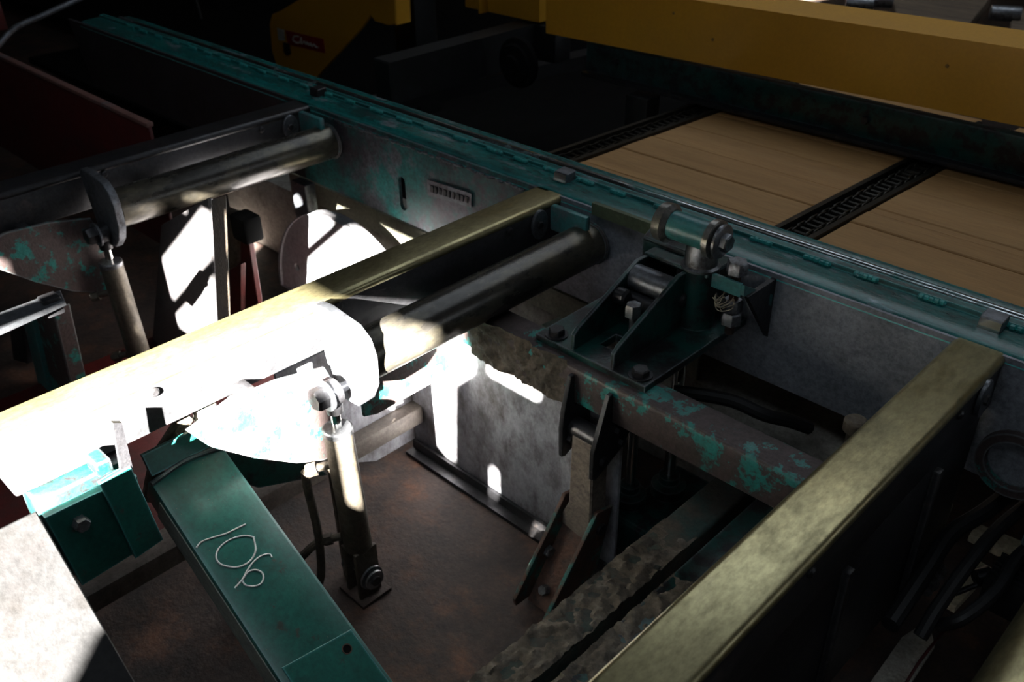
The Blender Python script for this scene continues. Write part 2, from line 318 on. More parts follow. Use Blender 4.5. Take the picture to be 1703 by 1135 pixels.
prof = [(1.748, -0.016), (1.752, -0.004), (1.762, 0.003), (1.80, 0.006), (1.848, 0.008), (1.852, 0.018), (1.872, 0.020), (1.872, 0.003), (1.85, -0.006), (1.762, -0.012)]
build('top_flange', B().prism([(X0, y, z) for y, z in prof], (X1 - X0, 0, 0)), rail_paint, t)
build('guide_rail', B().cyl((X0 + 0.15, 1.884, 0.016), (X1, 1.884, 0.016), 0.0125, n=20), rail_bright, t)
build('outer_flange', B().prism([(X0 + 0.15, y, z) for y, z in [(1.892, -0.10), (1.892, 0.017), (1.905, 0.022), (1.925, 0.022), (1.931, 0.016), (1.931, -0.10)]], (X1 - X0 - 0.15, 0, 0)), rail_paint, t)
x = X0 + 0.3; k = 0
while x < 1.2:    # stitch welds along the guide rail
    l = random.uniform(0.035, 0.06); b = B()
    pts = [(x + l * i / 4, 1.848 + random.uniform(-0.002, 0.002), 0.012) for i in range(5)]
    for p_ in pts: b.lathe((p_[0] - 0.008, p_[1], p_[2]), (1, 0, 0), [(0, 0.003), (0.004, 0.0065), (0.012, 0.0068), (0.017, 0.003)], n=8)
    build('weld_bead', b, teal_bead, t); x += random.uniform(0.115, 0.15); k += 1
b = B()
pl = [at(*p_, y=1.747) for p_ in ((712, 298), (785, 322), (785, 345), (712, 324))]
b.prism(pl, (0, -0.003, 0)); dp = build('data_plate', b, steel_blue, t)
dp['label'] = 'stamped metal plate'
for i in range(9):
    u = 0.08 + 0.1 * i; w = 0.05 if i % 3 else 0.07
    c0 = pl[0].lerp(pl[1], u); c1 = pl[3].lerp(pl[2], u); c2 = pl[0].lerp(pl[1], u + w); c3 = pl[3].lerp(pl[2], u + w)
    b = B().prism([c0.lerp(c1, 0.3) + Vector((0, -0.003, 0)), c2.lerp(c3, 0.3) + Vector((0, -0.003, 0)), c2.lerp(c3, 0.72) + Vector((0, -0.003, 0)), c0.lerp(c1, 0.72) + Vector((0, -0.003, 0))], (0, -0.0025, 0))
    build('stamped_mark', b, black_m, dp)
b = B()
for i in range(34):
    xx = -2.6 + i * 0.027 + random.uniform(-.006, .006)
    b.lathe((xx, 1.746, -0.017 + random.uniform(-.003, .003)), (1, 0, 0), [(0, 0.002), (0.006, 0.005), (0.016, 0.005), (0.022, 0.002)], n=7)
build('flange_weld', b, steel_blue, t)
b = B().prism([(-0.90, 1.75, -0.012), (-0.90, 1.63, -0.012), (-0.90, 1.75, -0.17)], (0.012, 0, 0)); build('gusset', b, steel_dark, t)
b = B().prism([(-1.42, 1.735, -0.005), (-1.42, 1.722, -0.005), (-1.42, 1.722, 0.028), (-1.42, 1.735, 0.028)], (0.30, 0, 0), 0.002)
build('strap_bar', b, mat('olive_paint', (0.10, 0.13, 0.075), (0.20, 0.22, 0.15), wear=0.35, scale=25, rough=0.4, bump=0.1, metal=0.2), t)

# ------------------------------------------------------------------ cross beams (one every 1.165 m) with roller, swing arm and cylinder
PITCH = 1.165
def make_beam(xb):
    t = thing('cross_beam', (xb + 0.05, 1.0, -0.13), '', 'beam', 'cross beams carrying the rollers')
    y0, y1 = 0.27, 1.80
    build('body', B().box(xb + 0.001, xb + 0.099, y0, y1 - 0.02, -0.125, -0.012, 0.006), beam_side, t)
    build('wear_cap', B().box(xb - 0.002, xb + 0.102, y0 + 0.004, y1, -0.026, 0.0, 0.0125, 4), steel_worn, t)
    build('end_block', B().box(xb + 0.012, xb + 0.110, y1 + 0.012, y1 + 0.085, -0.06, -0.006, 0.006), steel_dark, t)
    c = B().prism([(xb + 0.018, yy, zz) for yy, zz in ((y1 + 0.010, 0.001), (y1 + 0.016, 0.032), (y1 + 0.052, 0.034), (y1 + 0.054, -0.006), (y1 + 0.018, -0.006))], (0.046, 0, 0), 0.002)
    build('stop_clip', c, steel_blue, t)
    c = B().prism([(xb + 0.019, yy, zz) for yy, zz in ((y1 + 0.0085, 0.002), (y1 + 0.0125, 0.029), (y1 + 0.0155, 0.029), (y1 + 0.012, 0.002))], (0.043, 0, 0)); build('clip_face', c, chrome, t)
    for yy, zz in ((1.005, -0.030), (1.55, -0.034), (0.56, -0.036)):
        build('bolt', B().lathe((xb + 0.099, yy, zz), (1, 0, 0), [(0, 0.010), (0.005, 0.010), (0.008, 0.006)], 12), steel_dark, t)
    # hinge lug at the far end of the roller
    lg = [(xb + 0.100, 1.66 + 0.030 * math.cos(a), -0.052 + 0.042 * math.sin(a)) for a in [2 * math.pi * i / 18 for i in range(18)]]
    l_ = build('hinge_lug', B().prism(lg, (0.010, 0, 0), 0.002), steel_blue, t)
    build('bolt', B().hexn((xb + 0.110, 1.655, -0.050), (xb + 0.117, 1.655, -0.050), 0.011), steel_dark, l_)
    # lower side plate: hangs below the box, curved at the near end
    sc = lambda a, c_: (xb + 0.15, a * 0.968, 1 - (1 - c_) * 0.968)
    pp = [(0.60, -0.150), (0.70, -0.125), (0.82, -0.135), (0.94, -0.16), (0.955, -0.20), (0.955, -0.415), (0.90, -0.405), (0.83, -0.372), (0.73, -0.296), (0.64, -0.215)]
    build('lower_plate', B().prism([sc(a, c_) for a, c_ in pp], (0.012, 0, 0), 0.002), teal_peel, t)
    pp = [(1.04, -0.125), (1.42, -0.125), (1.42, -0.37), (1.08, -0.373), (1.04, -0.36)]
    build('side_plate', B().prism([(xb + 0.085, a, c_) for a, c_ in pp], (0.012, 0, 0), 0.002), teal_peel, t)
    build('hanger', B().box(xb + 0.06, xb + 0.15, 0.72, 0.75, -0.25, -0.10, 0.004), steel_dark, t)
    build('hanger', B().box(xb + 0.02, xb + 0.085, 1.30, 1.34, -0.30, -0.12, 0.004), steel_dark, t)
    return t
def make_roller(xc, zc=-0.095):
    t = thing('lift_roller', (xc, 1.35, zc - 0.06), '', 'roller', 'lift rollers beside the cross beams')
    r = 0.0585
    build('tube', B().lathe((xc, 0.962, zc), (0, 1, 0), [(0, r - 0.006), (0.003, r), (0.765, r), (0.769, r - 0.006)], 48), roller_steel, t)
    c = B().lathe((xc, 1.728, zc), (0, 1, 0), [(0, r + 0.001), (0.008, r + 0.004), (0.016, r - 0.002), (0.02, r - 0.02)], 32); build('end_cap', c, teal_peel, t)
    build('hub_bracket', B().box(xc - 0.105, xc + 0.02, 1.690, 1.71, zc + 0.02, zc + 0.092, 0.005), teal_light, t)
    # swing plate on the near end
    out = [(-1.553, -0.008), (-1.548, 0.018), (-1.522, 0.036), (-1.47, 0.040), (-1.40, 0.036), (-1.363, 0.010), (-1.350, -0.035), (-1.356, -0.125), (-1.378, -0.172), (-1.420, -0.205), (-1.485, -0.205), (-1.515, -0.18), (-1.53, -0.12)]
    out = [(-1.541, -0.008), (-1.530, 0.010), (-1.495, 0.014), (-1.40, 0.004), (-1.368, -0.018), (-1.354, -0.055), (-1.358, -0.125), (-1.380, -0.168), (-1.415, -0.200), (-1.475, -0.205), (-1.500, -0.185), (-1.515, -0.12)]
    out = [(a + xc + 1.43, c_ + zc + 0.095) for a, c_ in out]
    p_ = sheet(out, [], frame((0, 0.945, 0), (1, 0, 0), (0, 0, 1)), 0.020, 0.002); build('swing_plate', p_, steel_blue, t)
    build('axle', B().cyl((xc, 0.942, zc), (xc, 0.97, zc), 0.022), steel_dark, t)
    return t
def make_cylinder(xc, hoses):
    y = 0.893; zt = -0.160; zb = -0.705
    t = thing('air_cylinder', (xc, y, FZ), '', 'cylinder', 'air cylinders lifting the rollers')
    build('barrel', B().lathe((xc, y + 0.012, -0.628), (0, -0.012, 0.37), [(0, 0.030), (0.006, 0.0345), (0.31, 0.0335), (0.366, 0.0335), (0.370, 0.031)], 36), cyl_paint, t)
    build('collar', B().lathe((xc, y, -0.268), (0, 0, 1), [(0, 0.0345), (0.012, 0.035), (0.015, 0.031)], 36), zinc, t)
    build('rod', B().cyl((xc, y, -0.26), (xc, y, -0.205), 0.0115, n=20), chrome, t)
    c = B().cyl((xc, y, -0.212), (xc, y, -0.168), 0.019, n=20, bev=0.002)
    c.ring((xc, y - 0.012, zt), (0, 1, 0), 0.030, 0.012, 0.024); build('rod_eye', c, steel_dark, t)
    pb = build('pin_bolt', B().hexn((xc - 0.002, y - 0.020, zt), (xc - 0.002, y - 0.048, zt), 0.027, 0.3), steel_dark, t)
    build('washer', B().ring((xc, y - 0.014, zt), (0, -1, 0), 0.036, 0.01, 0.006), steel_blue, pb)
    build('shank', B().cyl((xc, y - 0.02, zt), (xc, 0.957, zt), 0.0115, n=16), steel_dark, pb)
    c = B().box(xc - 0.030, xc - 0.018, y - 0.02, y + 0.045, FZ + 0.01, -0.62, 0.003).box(xc + 0.018, xc + 0.030, y - 0.02, y + 0.045, FZ + 0.01, -0.62, 0.003)
    build('lower_clevis', c, cyl_paint, t)
    lb = build('lower_pin', B().cyl((xc - 0.052, y + 0.012, zb), (xc + 0.06, y + 0.012, zb), 0.013, n=16), steel_dark, t)
    for dx, rr in ((-0.050, 0.026), (-0.036, 0.03), (0.036, 0.032), (0.048, 0.026)):
        build('washer', B().ring((xc + dx, y + 0.012, zb), (1, 0, 0), rr, 0.012, 0.006), zinc, lb)
    build('mount_foot', B().box(xc - 0.05, xc + 0.05, y - 0.03, y + 0.06, FZ, FZ + 0.010, 0.002), floor_m, t)
    c = B().cyl((xc - 0.02, y - 0.022, -0.360), (xc - 0.042, y - 0.052, -0.366), 0.010, n=12).hexn((xc - 0.036, y - 0.046, -0.365), (xc - 0.050, y - 0.066, -0.370), 0.016)
    build('port_fitting', c, cyl_paint, t)
    c = B().cyl((xc - 0.02, y - 0.018, -0.585), (xc - 0.055, y - 0.055, -0.597), 0.010, n=12).hexn((xc - 0.035, y - 0.035, -0.590), (xc - 0.052, y - 0.052, -0.596), 0.015)
    build('port_fitting', c, cyl_paint, t)
    return t
b1 = make_beam(-1.65); r1 = make_roller(-1.43); c1 = make_cylinder(-1.447, True)
def shift(o, dx, dy=0, dz=0): o.location.x += dx; o.location.y += dy; o.location.z += dz; return o
b0 = shift(copy_tree(b1), -PITCH); b2 = shift(copy_tree(b1), PITCH)
r0 = shift(copy_tree(r1), -PITCH); c0 = shift(copy_tree(c1), -PITCH, 0.025)
r2 = shift(copy_tree(r1), 1.345, -0.36, 0.0)
b1['label'] = 'sunlit bare steel cross beam in the middle, nearest half blown out white'
b0['label'] = 'dark grimy cross beam farthest left, with a shadowed roller beside it'
b2['label'] = 'brass-tinted bare steel cross beam at lower right'
r1['label'] = 'black steel roller along the middle beam, near end in sunlight'
r0['label'] = 'dark shadowed steel roller along the farthest left beam'
r2['label'] = 'shiny roller cut off by the lower right corner'
c1['label'] = 'dusty air cylinder with chrome rod and hose, standing in the central pit'
c0['label'] = 'dark air cylinder under the left shadowed roller'
for o in list(b2.children):
    if o.name.startswith(('lower_plate', 'side_plate', 'hanger')): bpy.data.objects.remove(o)
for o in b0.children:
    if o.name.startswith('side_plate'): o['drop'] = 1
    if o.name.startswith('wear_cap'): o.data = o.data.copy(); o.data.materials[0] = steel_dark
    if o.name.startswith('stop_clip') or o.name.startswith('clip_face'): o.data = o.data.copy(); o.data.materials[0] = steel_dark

for o in [c for c in b0.children if c.get('drop')]: bpy.data.objects.remove(o)
for o in r2.children:
    if o.name.startswith('tube'): o.data = o.data.copy(); o.data.materials[0] = steel_worn
hs = B().tube([(-1.50, 0.826, -0.372), (-1.502, 0.826, -0.43), (-1.494, 0.828, -0.53), (-1.497, 0.828, -0.62), (-1.50, 0.82, -0.70), (-1.51, 0.80, -0.765)], 0.0105, 10)
tag(build('air_hose', hs, dusty_hose), 'dusty hose hanging from the upper port of the central air cylinder', 'hose')
hs = B().tube([(-1.503, 0.836, -0.598), (-1.52, 0.81, -0.62), (-1.55, 0.76, -0.68), (-1.58, 0.70, -0.74), (-1.60, 0.62, -0.765)], 0.0105, 10)
tag(build('air_hose', hs, dusty_hose), 'short dusty hose leaving the lower port of the central air cylinder', 'hose')
tag(build('guide_strip', B().box(-1.53, -1.518, 0.90, 0.945, FZ, -0.25, 0.002), cyl_paint), 'thin upright flat bar just behind the central air cylinder', 'bar')

# ------------------------------------------------------------------ middle crossbeam with peeling paint
t = thing('tie_beam', (-1.0, 1.36, -0.25), 'box beam with peeling teal paint between middle and right cross beams', 'beam')
build('body', B().box(-1.555, -0.485, 1.315, 1.405, -0.25, -0.15, 0.012, 3), teal_peel, t)
from mathutils import noise as mn
def crust(x0, x1, nx, z0, z1, nz, fn):
    """grid of caked mud; fn(u, v) -> (x, y, z) of the surface below and outward normal"""
    b = B(); g = []
    for i in range(nx + 1):
        row = []
        for j in range(nz + 1):
            u, v = x0 + (x1 - x0) * i / nx, z0 + (z1 - z0) * j / nz
            p_, n_ = fn(u, v); f = min(1, 6 * i / nx, 6 * (nx - i) / nx)
            h = mn.fractal(Vector((u, v, 0.3)) * 38, 0.9, 2.1, 4) * 0.010 + 0.0055
            row.append(b.bm.verts.new(Vector(p_) + Vector(n_) * (h * f - 0.001)))
        g.append(row)
    for i in range(nx):
        for j in range(nz): b.bm.faces.new((g[i][j], g[i + 1][j], g[i + 1][j + 1], g[i][j + 1]))
    return b
b = crust(-1.46, -1.14, 60, -0.262, -0.140, 26, lambda u, v: ((u, 1.3145, v), (0, -1, 0)))
build('mud_crust', b, mud, t)['kind'] = 'stuff'
def lug(x, pts, bolts):
    l_ = build('hanger_lug', B().prism([(x, a, c_) for a, c_ in pts], (0.012, 0, 0), 0.0015), steel_dark, t)
    for a, c_ in bolts: build('bolt', B().hexn((x + 0.012, a, c_), (x + 0.022, a, c_), 0.012), steel_dark, l_)
lug(-1.125, [(1.312, -0.165), (1.300, -0.165), (1.280, -0.25), (1.272, -0.30), (1.274, -0.378), (1.285, -0.382), (1.37, -0.345), (1.395, -0.30), (1.395, -0.25), (1.312, -0.25)], [(1.300, -0.335), (1.345, -0.32)])
lug(-1.015, [(1.312, -0.165), (1.300, -0.165), (1.270, -0.25), (1.253, -0.30), (1.252, -0.372), (1.265, -0.378), (1.36, -0.335), (1.39, -0.295), (1.395, -0.25), (1.312, -0.25)], [(1.285, -0.335), (1.35, -0.315), (1.335, -0.275)])

t = thing('connecting_link', (-1.06, 1.30, -0.60), 'dusty concrete-coloured link bar hanging below the peeling teal beam', 'link')
lk = [(-1.092, -0.315), (-1.040, -0.315), (-1.036, -0.36), (-1.036, -0.54), (-1.030, -0.60), (-1.066, -0.605), (-1.118, -0.595), (-1.118, -0.565), (-1.098, -0.52), (-1.094, -0.36)]
build('bar', sheet(lk, [], frame((0, 1.315, 0), (1, 0, 0), (0, 0, 1)), 0.050, 0.004), mat('dusty_cast_iron', (0.20, 0.165, 0.135), (0.12, 0.10, 0.085), (0.05, 0.045, 0.04), wear=0.4, dirt_amt=0.3, scale=40, dscale=30, rough=0.9, bump=0.6, edge=0.1), t)
build('pin', B().cyl((-1.122, 1.315, -0.312), (-1.014, 1.315, -0.312), 0.026, n=24), steel_dark, t)
t = thing('clevis_channel', (-1.0, 1.1, -0.75), 'rusty U-shaped channel with teal edges at foot of the link', 'bracket')
rimp = mat('rusty_teal_channel', (0.016, 0.16, 0.14), (0.10, 0.050, 0.034), (0.05, 0.032, 0.026), wear=0.52, dirt_amt=0.42, scale=10, rough=0.7, dscale=9, bump=0.4, edge=0.05)
def arm(dx): return [(-1.135 + dx + 0.0, 1.285, -0.54), (-1.122 + dx, 1.30, -0.515), (-1.10 + dx, 1.36, -0.53), (-1.06 + dx, 1.31, -0.70), (-1.03 + dx, 1.20, -0.77), (-1.040 + dx, 1.125, -0.765), (-1.055 + dx, 1.12, -0.74)]
for dx, h in ((0.0, 0), (0.100, 0)):
    a_ = [(-1.133 + dx, p_[1], p_[2]) for p_ in arm(dx)]
    build('flange', B().prism(a_, (0.010, 0, 0), 0.0015), rimp, t)
build('back_plate', B().prism([(-1.124, 1.325, -0.56), (-1.124, 1.335, -0.56), (-1.124, 1.20, -0.775), (-1.124, 1.165, -0.775)], (0.092, 0, 0)), rust, t)
build('pin', B().cyl((-1.14, 1.315, -0.575), (-1.015, 1.315, -0.575), 0.016, n=16), steel_dark, t)
build('nut', B().hexn((-1.121, 1.235, -0.655), (-1.108, 1.235, -0.655), 0.016), zinc, t)
build('nut', B().hexn((-1.085, 1.19, -0.732), (-1.085, 1.175, -0.722), 0.014), zinc, t)

# ------------------------------------------------------------------ pivot bracket bolted on the tie beam
t = thing('pivot_bracket', (-1.1, 1.5, -0.15), 'green bolted bracket with two sloping gussets carrying a pivot head', 'bracket')
bz = -0.135
o2 = [(-1.262, 1.345), (-0.945, 1.345), (-0.945, 1.738), (-1.262, 1.738)]
build('base_plate', sheet(o2, [[(-1.125, 1.41), (-1.06, 1.41), (-1.06, 1.47), (-1.125, 1.47)]], frame((0, 0, bz - 0.009), (1, 0, 0), (0, 1, 0)), 0.018, 0.001), green_dark, t)
for gx in (-1.160, -1.045):
    gp = [(1.348, bz), (1.350, -0.095), (1.365, -0.082), (1.575, 0.010), (1.70, 0.004), (1.735, -0.02), (1.735, bz)]
    g = build('gusset', B().prism([(gx, a, c_) for a, c_ in gp], (0.011, 0, 0), 0.0015), green_dark, t)
    build('bolt', B().lathe((gx + 0.011, 1.60, -0.062), (1, 0, 0), [(0, 0.019), (0.006, 0.019), (0.009, 0.014)], 18), steel_dark, g)
build('pivot_tube', B().cyl((-1.149, 1.565, -0.028), (-1.045, 1.565, -0.028), 0.031, n=28), steel_blue, t)
build('pivot_tube', B().cyl((-1.149, 1.548, -0.078), (-1.045, 1.548, -0.078), 0.022, n=24), steel_dark, t)
build('back_plate', B().prism([(-1.16, 1.61, 0.006), (-0.985, 1.61, 0.006), (-0.985, 1.72, 0.006), (-1.16, 1.72, 0.006)], (0, 0, 0.010), 0.002), green_dark, t)
build('socket', B().cyl((-1.022, 1.64, -0.135), (-1.022, 1.64, 0.018), 0.043, n=28), green_dark, t)
for p_ in ((-1.222, 1.372), (-0.978, 1.372)):
    bo = build('bolt', B().hexn((p_[0], p_[1], bz + 0.004), (p_[0], p_[1], bz + 0.020), 0.020, 0.4), steel_dark, t)
    build('washer', B().ring((p_[0], p_[1], bz), (0, 0, 1), 0.027, 0.008, 0.005), steel_dark, bo)
ab = build('adjusting_bolt', B().cyl((-1.083, 1.475, -0.135), (-1.083, 1.475, -0.045), 0.009, n=14), zinc, t)
build('nut', B().hexn((-1.083, 1.475, -0.070), (-1.083, 1.475, -0.040), 0.020), zinc, ab)
build('stop_screw', B().lathe((-1.149, 1.50, -0.05), (1, 0, 0), [(0, 0.020), (0.024, 0.020), (0.030, 0.014)], 18), steel_dark, t)
build('angle_tab', B().prism([(-1.20, 1.655, 0.016), (-1.215, 1.70, 0.016), (-1.20, 1.735, 0.016), (-1.08, 1.735, 0.016), (-1.08, 1.655, 0.016)], (0, 0, 0.012), 0.002).box(-1.20, -1.08, 1.655, 1.662, -0.025, 0.022, 0.001), green_dark, t)
build('bolt', B().hexn((-1.145, 1.705, 0.028), (-1.145, 1.705, 0.044), 0.017), zinc, t)

t = thing('pivot_joint', (-1.03, 1.62, 0.02), 'teal and steel tee-shaped pivot head with big washers on the bracket', 'pivot')
hy, hz = 1.615, 0.106
ring_steel = mat('ring_steel', (0.30, 0.29, 0.27), (0.14, 0.13, 0.12), (0.05, 0.045, 0.04), wear=0.42, dirt_amt=0.3, scale=30, rough=0.32, metal=0.8, umetal=0.5, bump=0.2)
build('collar', B().lathe((-1.022, 1.637, 0.015), (0, 0, 1), [(0, 0.044), (0.006, 0.045), (0.010, 0.038), (0.045, 0.037), (0.06, 0.034)], 28), zinc, t)
build('head_tube', B().lathe((-1.100, hy, hz), (1, 0, 0), [(0, 0.033), (0.115, 0.033)], 28), teal_light, t)
build('bearing_ring', B().lathe((-1.125, hy, hz), (1, 0, 0), [(0, 0.030), (0.004, 0.044), (0.026, 0.046), (0.032, 0.040), (0.036, 0.036)], 32), ring_steel, t)
build('bearing_ring', B().lathe((-0.990, hy, hz), (1, 0, 0), [(0, 0.036), (0.003, 0.044), (0.018, 0.045), (0.021, 0.036)], 32), ring_steel, t)
ww = build('washer', B().lathe((-0.966, hy, hz), (1, 0, 0), [(0, 0.036), (0.002, 0.039), (0.008, 0.039), (0.010, 0.036)], 28), zinc, t)
build('bolt', B().hexn((-0.956, hy, hz), (-0.940, hy, hz), 0.021, 0.2), zinc, t)

t = thing('clamp_stud', (-0.925, 1.66, -0.12), 'upright threaded stud with hex nuts and teal strip beside the pivot head', 'bolt')
sx, sy = -0.938, 1.655
build('stud', B().cyl((sx, sy, -0.135), (sx, sy, 0.04), 0.011, n=16), rust, t)
build('nut', B().hexn((sx, sy, 0.022), (sx, sy, 0.052), 0.025, 0.2), zinc, t)
build('nut', B().hexn((sx, sy, -0.075), (sx, sy, -0.045), 0.023, 0.5), zinc, t)
build('nut', B().hexn((sx, sy, -0.108), (sx, sy, -0.078), 0.025, 0.1), zinc, t)
build('strip', B().prism([(-0.985, 1.625, 0.016), (-0.985, 1.625, -0.018), (-0.905, 1.625, -0.018), (-0.905, 1.625, 0.016)], (0, 0.008, 0), 0.001).prism([(-0.905, 1.625, 0.016), (-0.905, 1.625, -0.010), (-0.895, 1.74, -0.08), (-0.895, 1.74, -0.05)], (0.008, 0, 0)), teal_light, t)
tw = []
for k in range(5):
    a0 = random.uniform(0, 6)
    tw.append([(sx + (0.02 + 0.012 * math.sin(2.1 * i + k)) * math.cos(a0 + i * 1.05) - 0.012, sy - 0.02 + 0.022 * math.sin(a0 + i * 1.05), -0.055 + 0.012 * math.sin(i * 1.7 + k) + 0.004 * k) for i in range(7)])
b = B()
for p_ in tw: b.tube(p_, 0.0011, 5, 4)
tag(build('twine', b, twine_m), 'loose pale twine tangled around the threaded stud', 'twine')

for px, r_, y_, lab in ((1055, 0.014, 1.52, 'left'), (1122, 0.016, 1.62, 'right')):
    p_ = at(px, 700, y=y_)
    tt = thing('guide_rod', (p_.x, y_, -0.66), 'chrome guide rod under the tie beam, %s of the two' % lab, 'rod', 'chrome guide rods')
    build('shaft', B().cyl((p_.x, y_, -0.655), (p_.x, y_, -0.153), r_, n=20), chrome, tt)
    build('sleeve', B().lathe((p_.x, y_, -0.66), (0, 0, 1), [(0, r_ + 0.03), (0.03, r_ + 0.03), (0.04, r_ + 0.012), (0.06, r_ + 0.012)], 24), green_dark, tt)

tag(build('valve_block', B().box(-1.10, -0.78, 1.45, 1.74, FZ, -0.66, 0.02, 3), green_dark), 'dark green block under the chrome guide rods', 'block')
# ------------------------------------------------------------------ panel behind the pit, base angle, lower beams
t = thing('pit_panel', (-1.35, 1.40, FZ), 'stained pale metal panel standing behind the pit below the teal beam', 'panel')
build('panel', B().box(-1.79, -1.02, 1.372, 1.382, FZ + 0.0, -0.252, 0.001), white_panel, t)
build('base_angle', B().prism([(-1.79, 1.370, FZ), (-1.79, 1.33, FZ), (-1.79, 1.33, FZ + 0.012), (-1.79, 1.36, FZ + 0.012), (-1.79, 1.36, FZ + 0.04), (-1.79, 1.370, FZ + 0.04)], (0.77, 0, 0)), steel_dark, t)
tag(build('side_sheet', B().prism([(-1.80, a, c_) for a, c_ in ((0.95, -0.30), (1.37, -0.30), (1.37, -0.74), (1.22, -0.74), (0.95, -0.60))], (0.01, 0, 0)), white_panel), 'pale sheet closing the left side of the pit under the middle beam', 'panel')

t = thing('muddy_beam', (-0.79, 1.1, -0.55), 'low beam caked in dried mud, left of the brass-tinted beam', 'beam')
build('body', B().box(-0.862, -0.772, 0.35, 1.75, -0.55, -0.452, 0.010, 3), mat('dusty_green', (0.05, 0.045, 0.036), (0.012, 0.055, 0.048), (0.09, 0.072, 0.052), wear=0.45, dirt_amt=0.4, scale=14, rough=0.8, dscale=8, bump=0.4, edge=0.1), t)
b = crust(0.40, 1.34, 150, -0.862, -0.772, 16, lambda u, v: ((v, u, -0.4525), (0, 0, 1)))
build('mud_crust', b, mud, t)['kind'] = 'stuff'
t = thing('muddy_angle', (-0.71, 1.1, -0.55), 'narrow dirt-covered angle bar tucked between muddy beam and brass-tinted beam', 'bar')
build('top_leg', B().box(-0.742, -0.62, 0.4, 1.75, -0.452, -0.442, 0.002), green_dark, t)
build('side_leg', B().box(-0.742, -0.734, 0.4, 1.75, -0.55, -0.45, 0.001), rust, t)
b = crust(0.45, 1.25, 130, -0.742, -0.69, 10, lambda u, v: ((v, u, -0.4425), (0, 0, 1)))
build('mud_crust', b, mud, t)['kind'] = 'stuff'
tag(build('floor_bar', B().box(-1.83, -1.745, 0.0, 1.43, -0.66, -0.60, 0.008), mat('grey_brown_bar', (0.16, 0.14, 0.12), (0.09, 0.07, 0.06), (0.05, 0.04, 0.035), wear=0.45, dirt_amt=0.4, scale=8, rough=0.6, metal=0.3, dscale=6, bump=0.2, edge=0.15)), 'low grey-brown bar crossing the pit behind the green arm', 'bar')

# ------------------------------------------------------------------ sloping green arm marked 106
SL = 0.57
nrm = Vector((SL, 0, 1)).normalized(); p0 = EYE + 1.12 * (Vector((-1.40, 0.5, -0.107)) - EYE)
du = Vector((1, 0, -SL)).normalized()
def ap(px, py, off=0.0): return on_plane(px, py, p0 + nrm * off, nrm)
t = thing('inclined_strut', (-1.2, 0.55, -0.4), 'green box arm sloping into the pit with chalk number 106', 'arm')
UL, UR, LR, LL = ap(247, 800), ap(368, 738), ap(662, 1140), ap(462, 1140)
build('body', B().prism([UL, UR, LR + du * 0.35, LL + du * 0.35], -nrm * 0.085, 0.008, 2), green_paint, t)
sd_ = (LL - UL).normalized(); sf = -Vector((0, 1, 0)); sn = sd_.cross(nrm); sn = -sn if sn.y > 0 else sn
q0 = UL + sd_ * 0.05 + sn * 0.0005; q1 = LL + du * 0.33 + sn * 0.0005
build('side_face', B().prism([q0 - nrm * 0.010, q1 - nrm * 0.010, q1 - nrm * 0.078, q0 - nrm * 0.078], sn * 0.002), mat('bounce_lit_green', (0.30, 0.34, 0.31), (0.20, 0.23, 0.21), wear=0.4, scale=8, rough=0.45, bump=0.1), t)  # paler grey-green puts bounced light on this side into the colour
S0, S1 = ap(468, 1112), ap(583, 1048)
S1b = S1 + (LR - UR).normalized() * 0.4; S0b = S0 + (LL - UL).normalized() * 0.4
build('splice_plate', B().prism([S0, S1, S1b, S0b], nrm * 0.004, 0.001), green_paint, t)
hc = ap(577, 1080, 0.004)
build('bolt_hole', B().lathe(hc - nrm * 0.002, nrm, [(0, 0.0085), (0.0026, 0.0085)], 20), hole_m, t)
build('hole_rim', B().ring(hc, nrm, 0.0105, 0.0085, 0.0012), rust, t)
wy = Vector((0, 1, 0))
cap = [UL + wy * 0.01 + nrm * 0.002, UR - wy * 0.004 + nrm * 0.002]
build('end_plate', B().prism([cap[0] - du * 0.004, cap[1] - du * 0.004, cap[1] - du * 0.03 + Vector((0, 0, 0.030)), cap[0] - du * 0.03 + Vector((0, 0, 0.030))], (-0.012, 0, -0.004)), green_paint, t)
b = B().tube([UL + du * 0.01 + nrm * 0.001, UL.lerp(UR, 0.5) - du * 0.002, UR + du * 0.01], 0.006, 8, 8); build('weld_bead', b, green_dark, t)
def ch(p_): return ap(p_[0] / 2.61 + 200, p_[1] / 2.61 + 700, 0.0008)
b = B()
for st in ([(330, 552), (352, 527), (400, 508), (460, 490), (510, 466), (545, 450)],
           [(583, 508), (540, 500), (480, 515), (430, 552), (416, 595), (440, 626), (500, 637), (548, 622), (578, 590), (588, 555), (578, 505)],
           [(658, 594), (648, 580), (615, 586), (580, 612), (552, 650), (530, 690), (497, 727)],
           [(533, 688), (552, 660), (585, 648), (615, 660), (622, 685), (608, 710), (575, 720), (543, 714), (528, 692)]):
    b.tube([ch(p_) for p_ in st], 0.0019, 6, 5)
build('chalk_number', b, chalk, t)['label'] = 'chalk number 106'

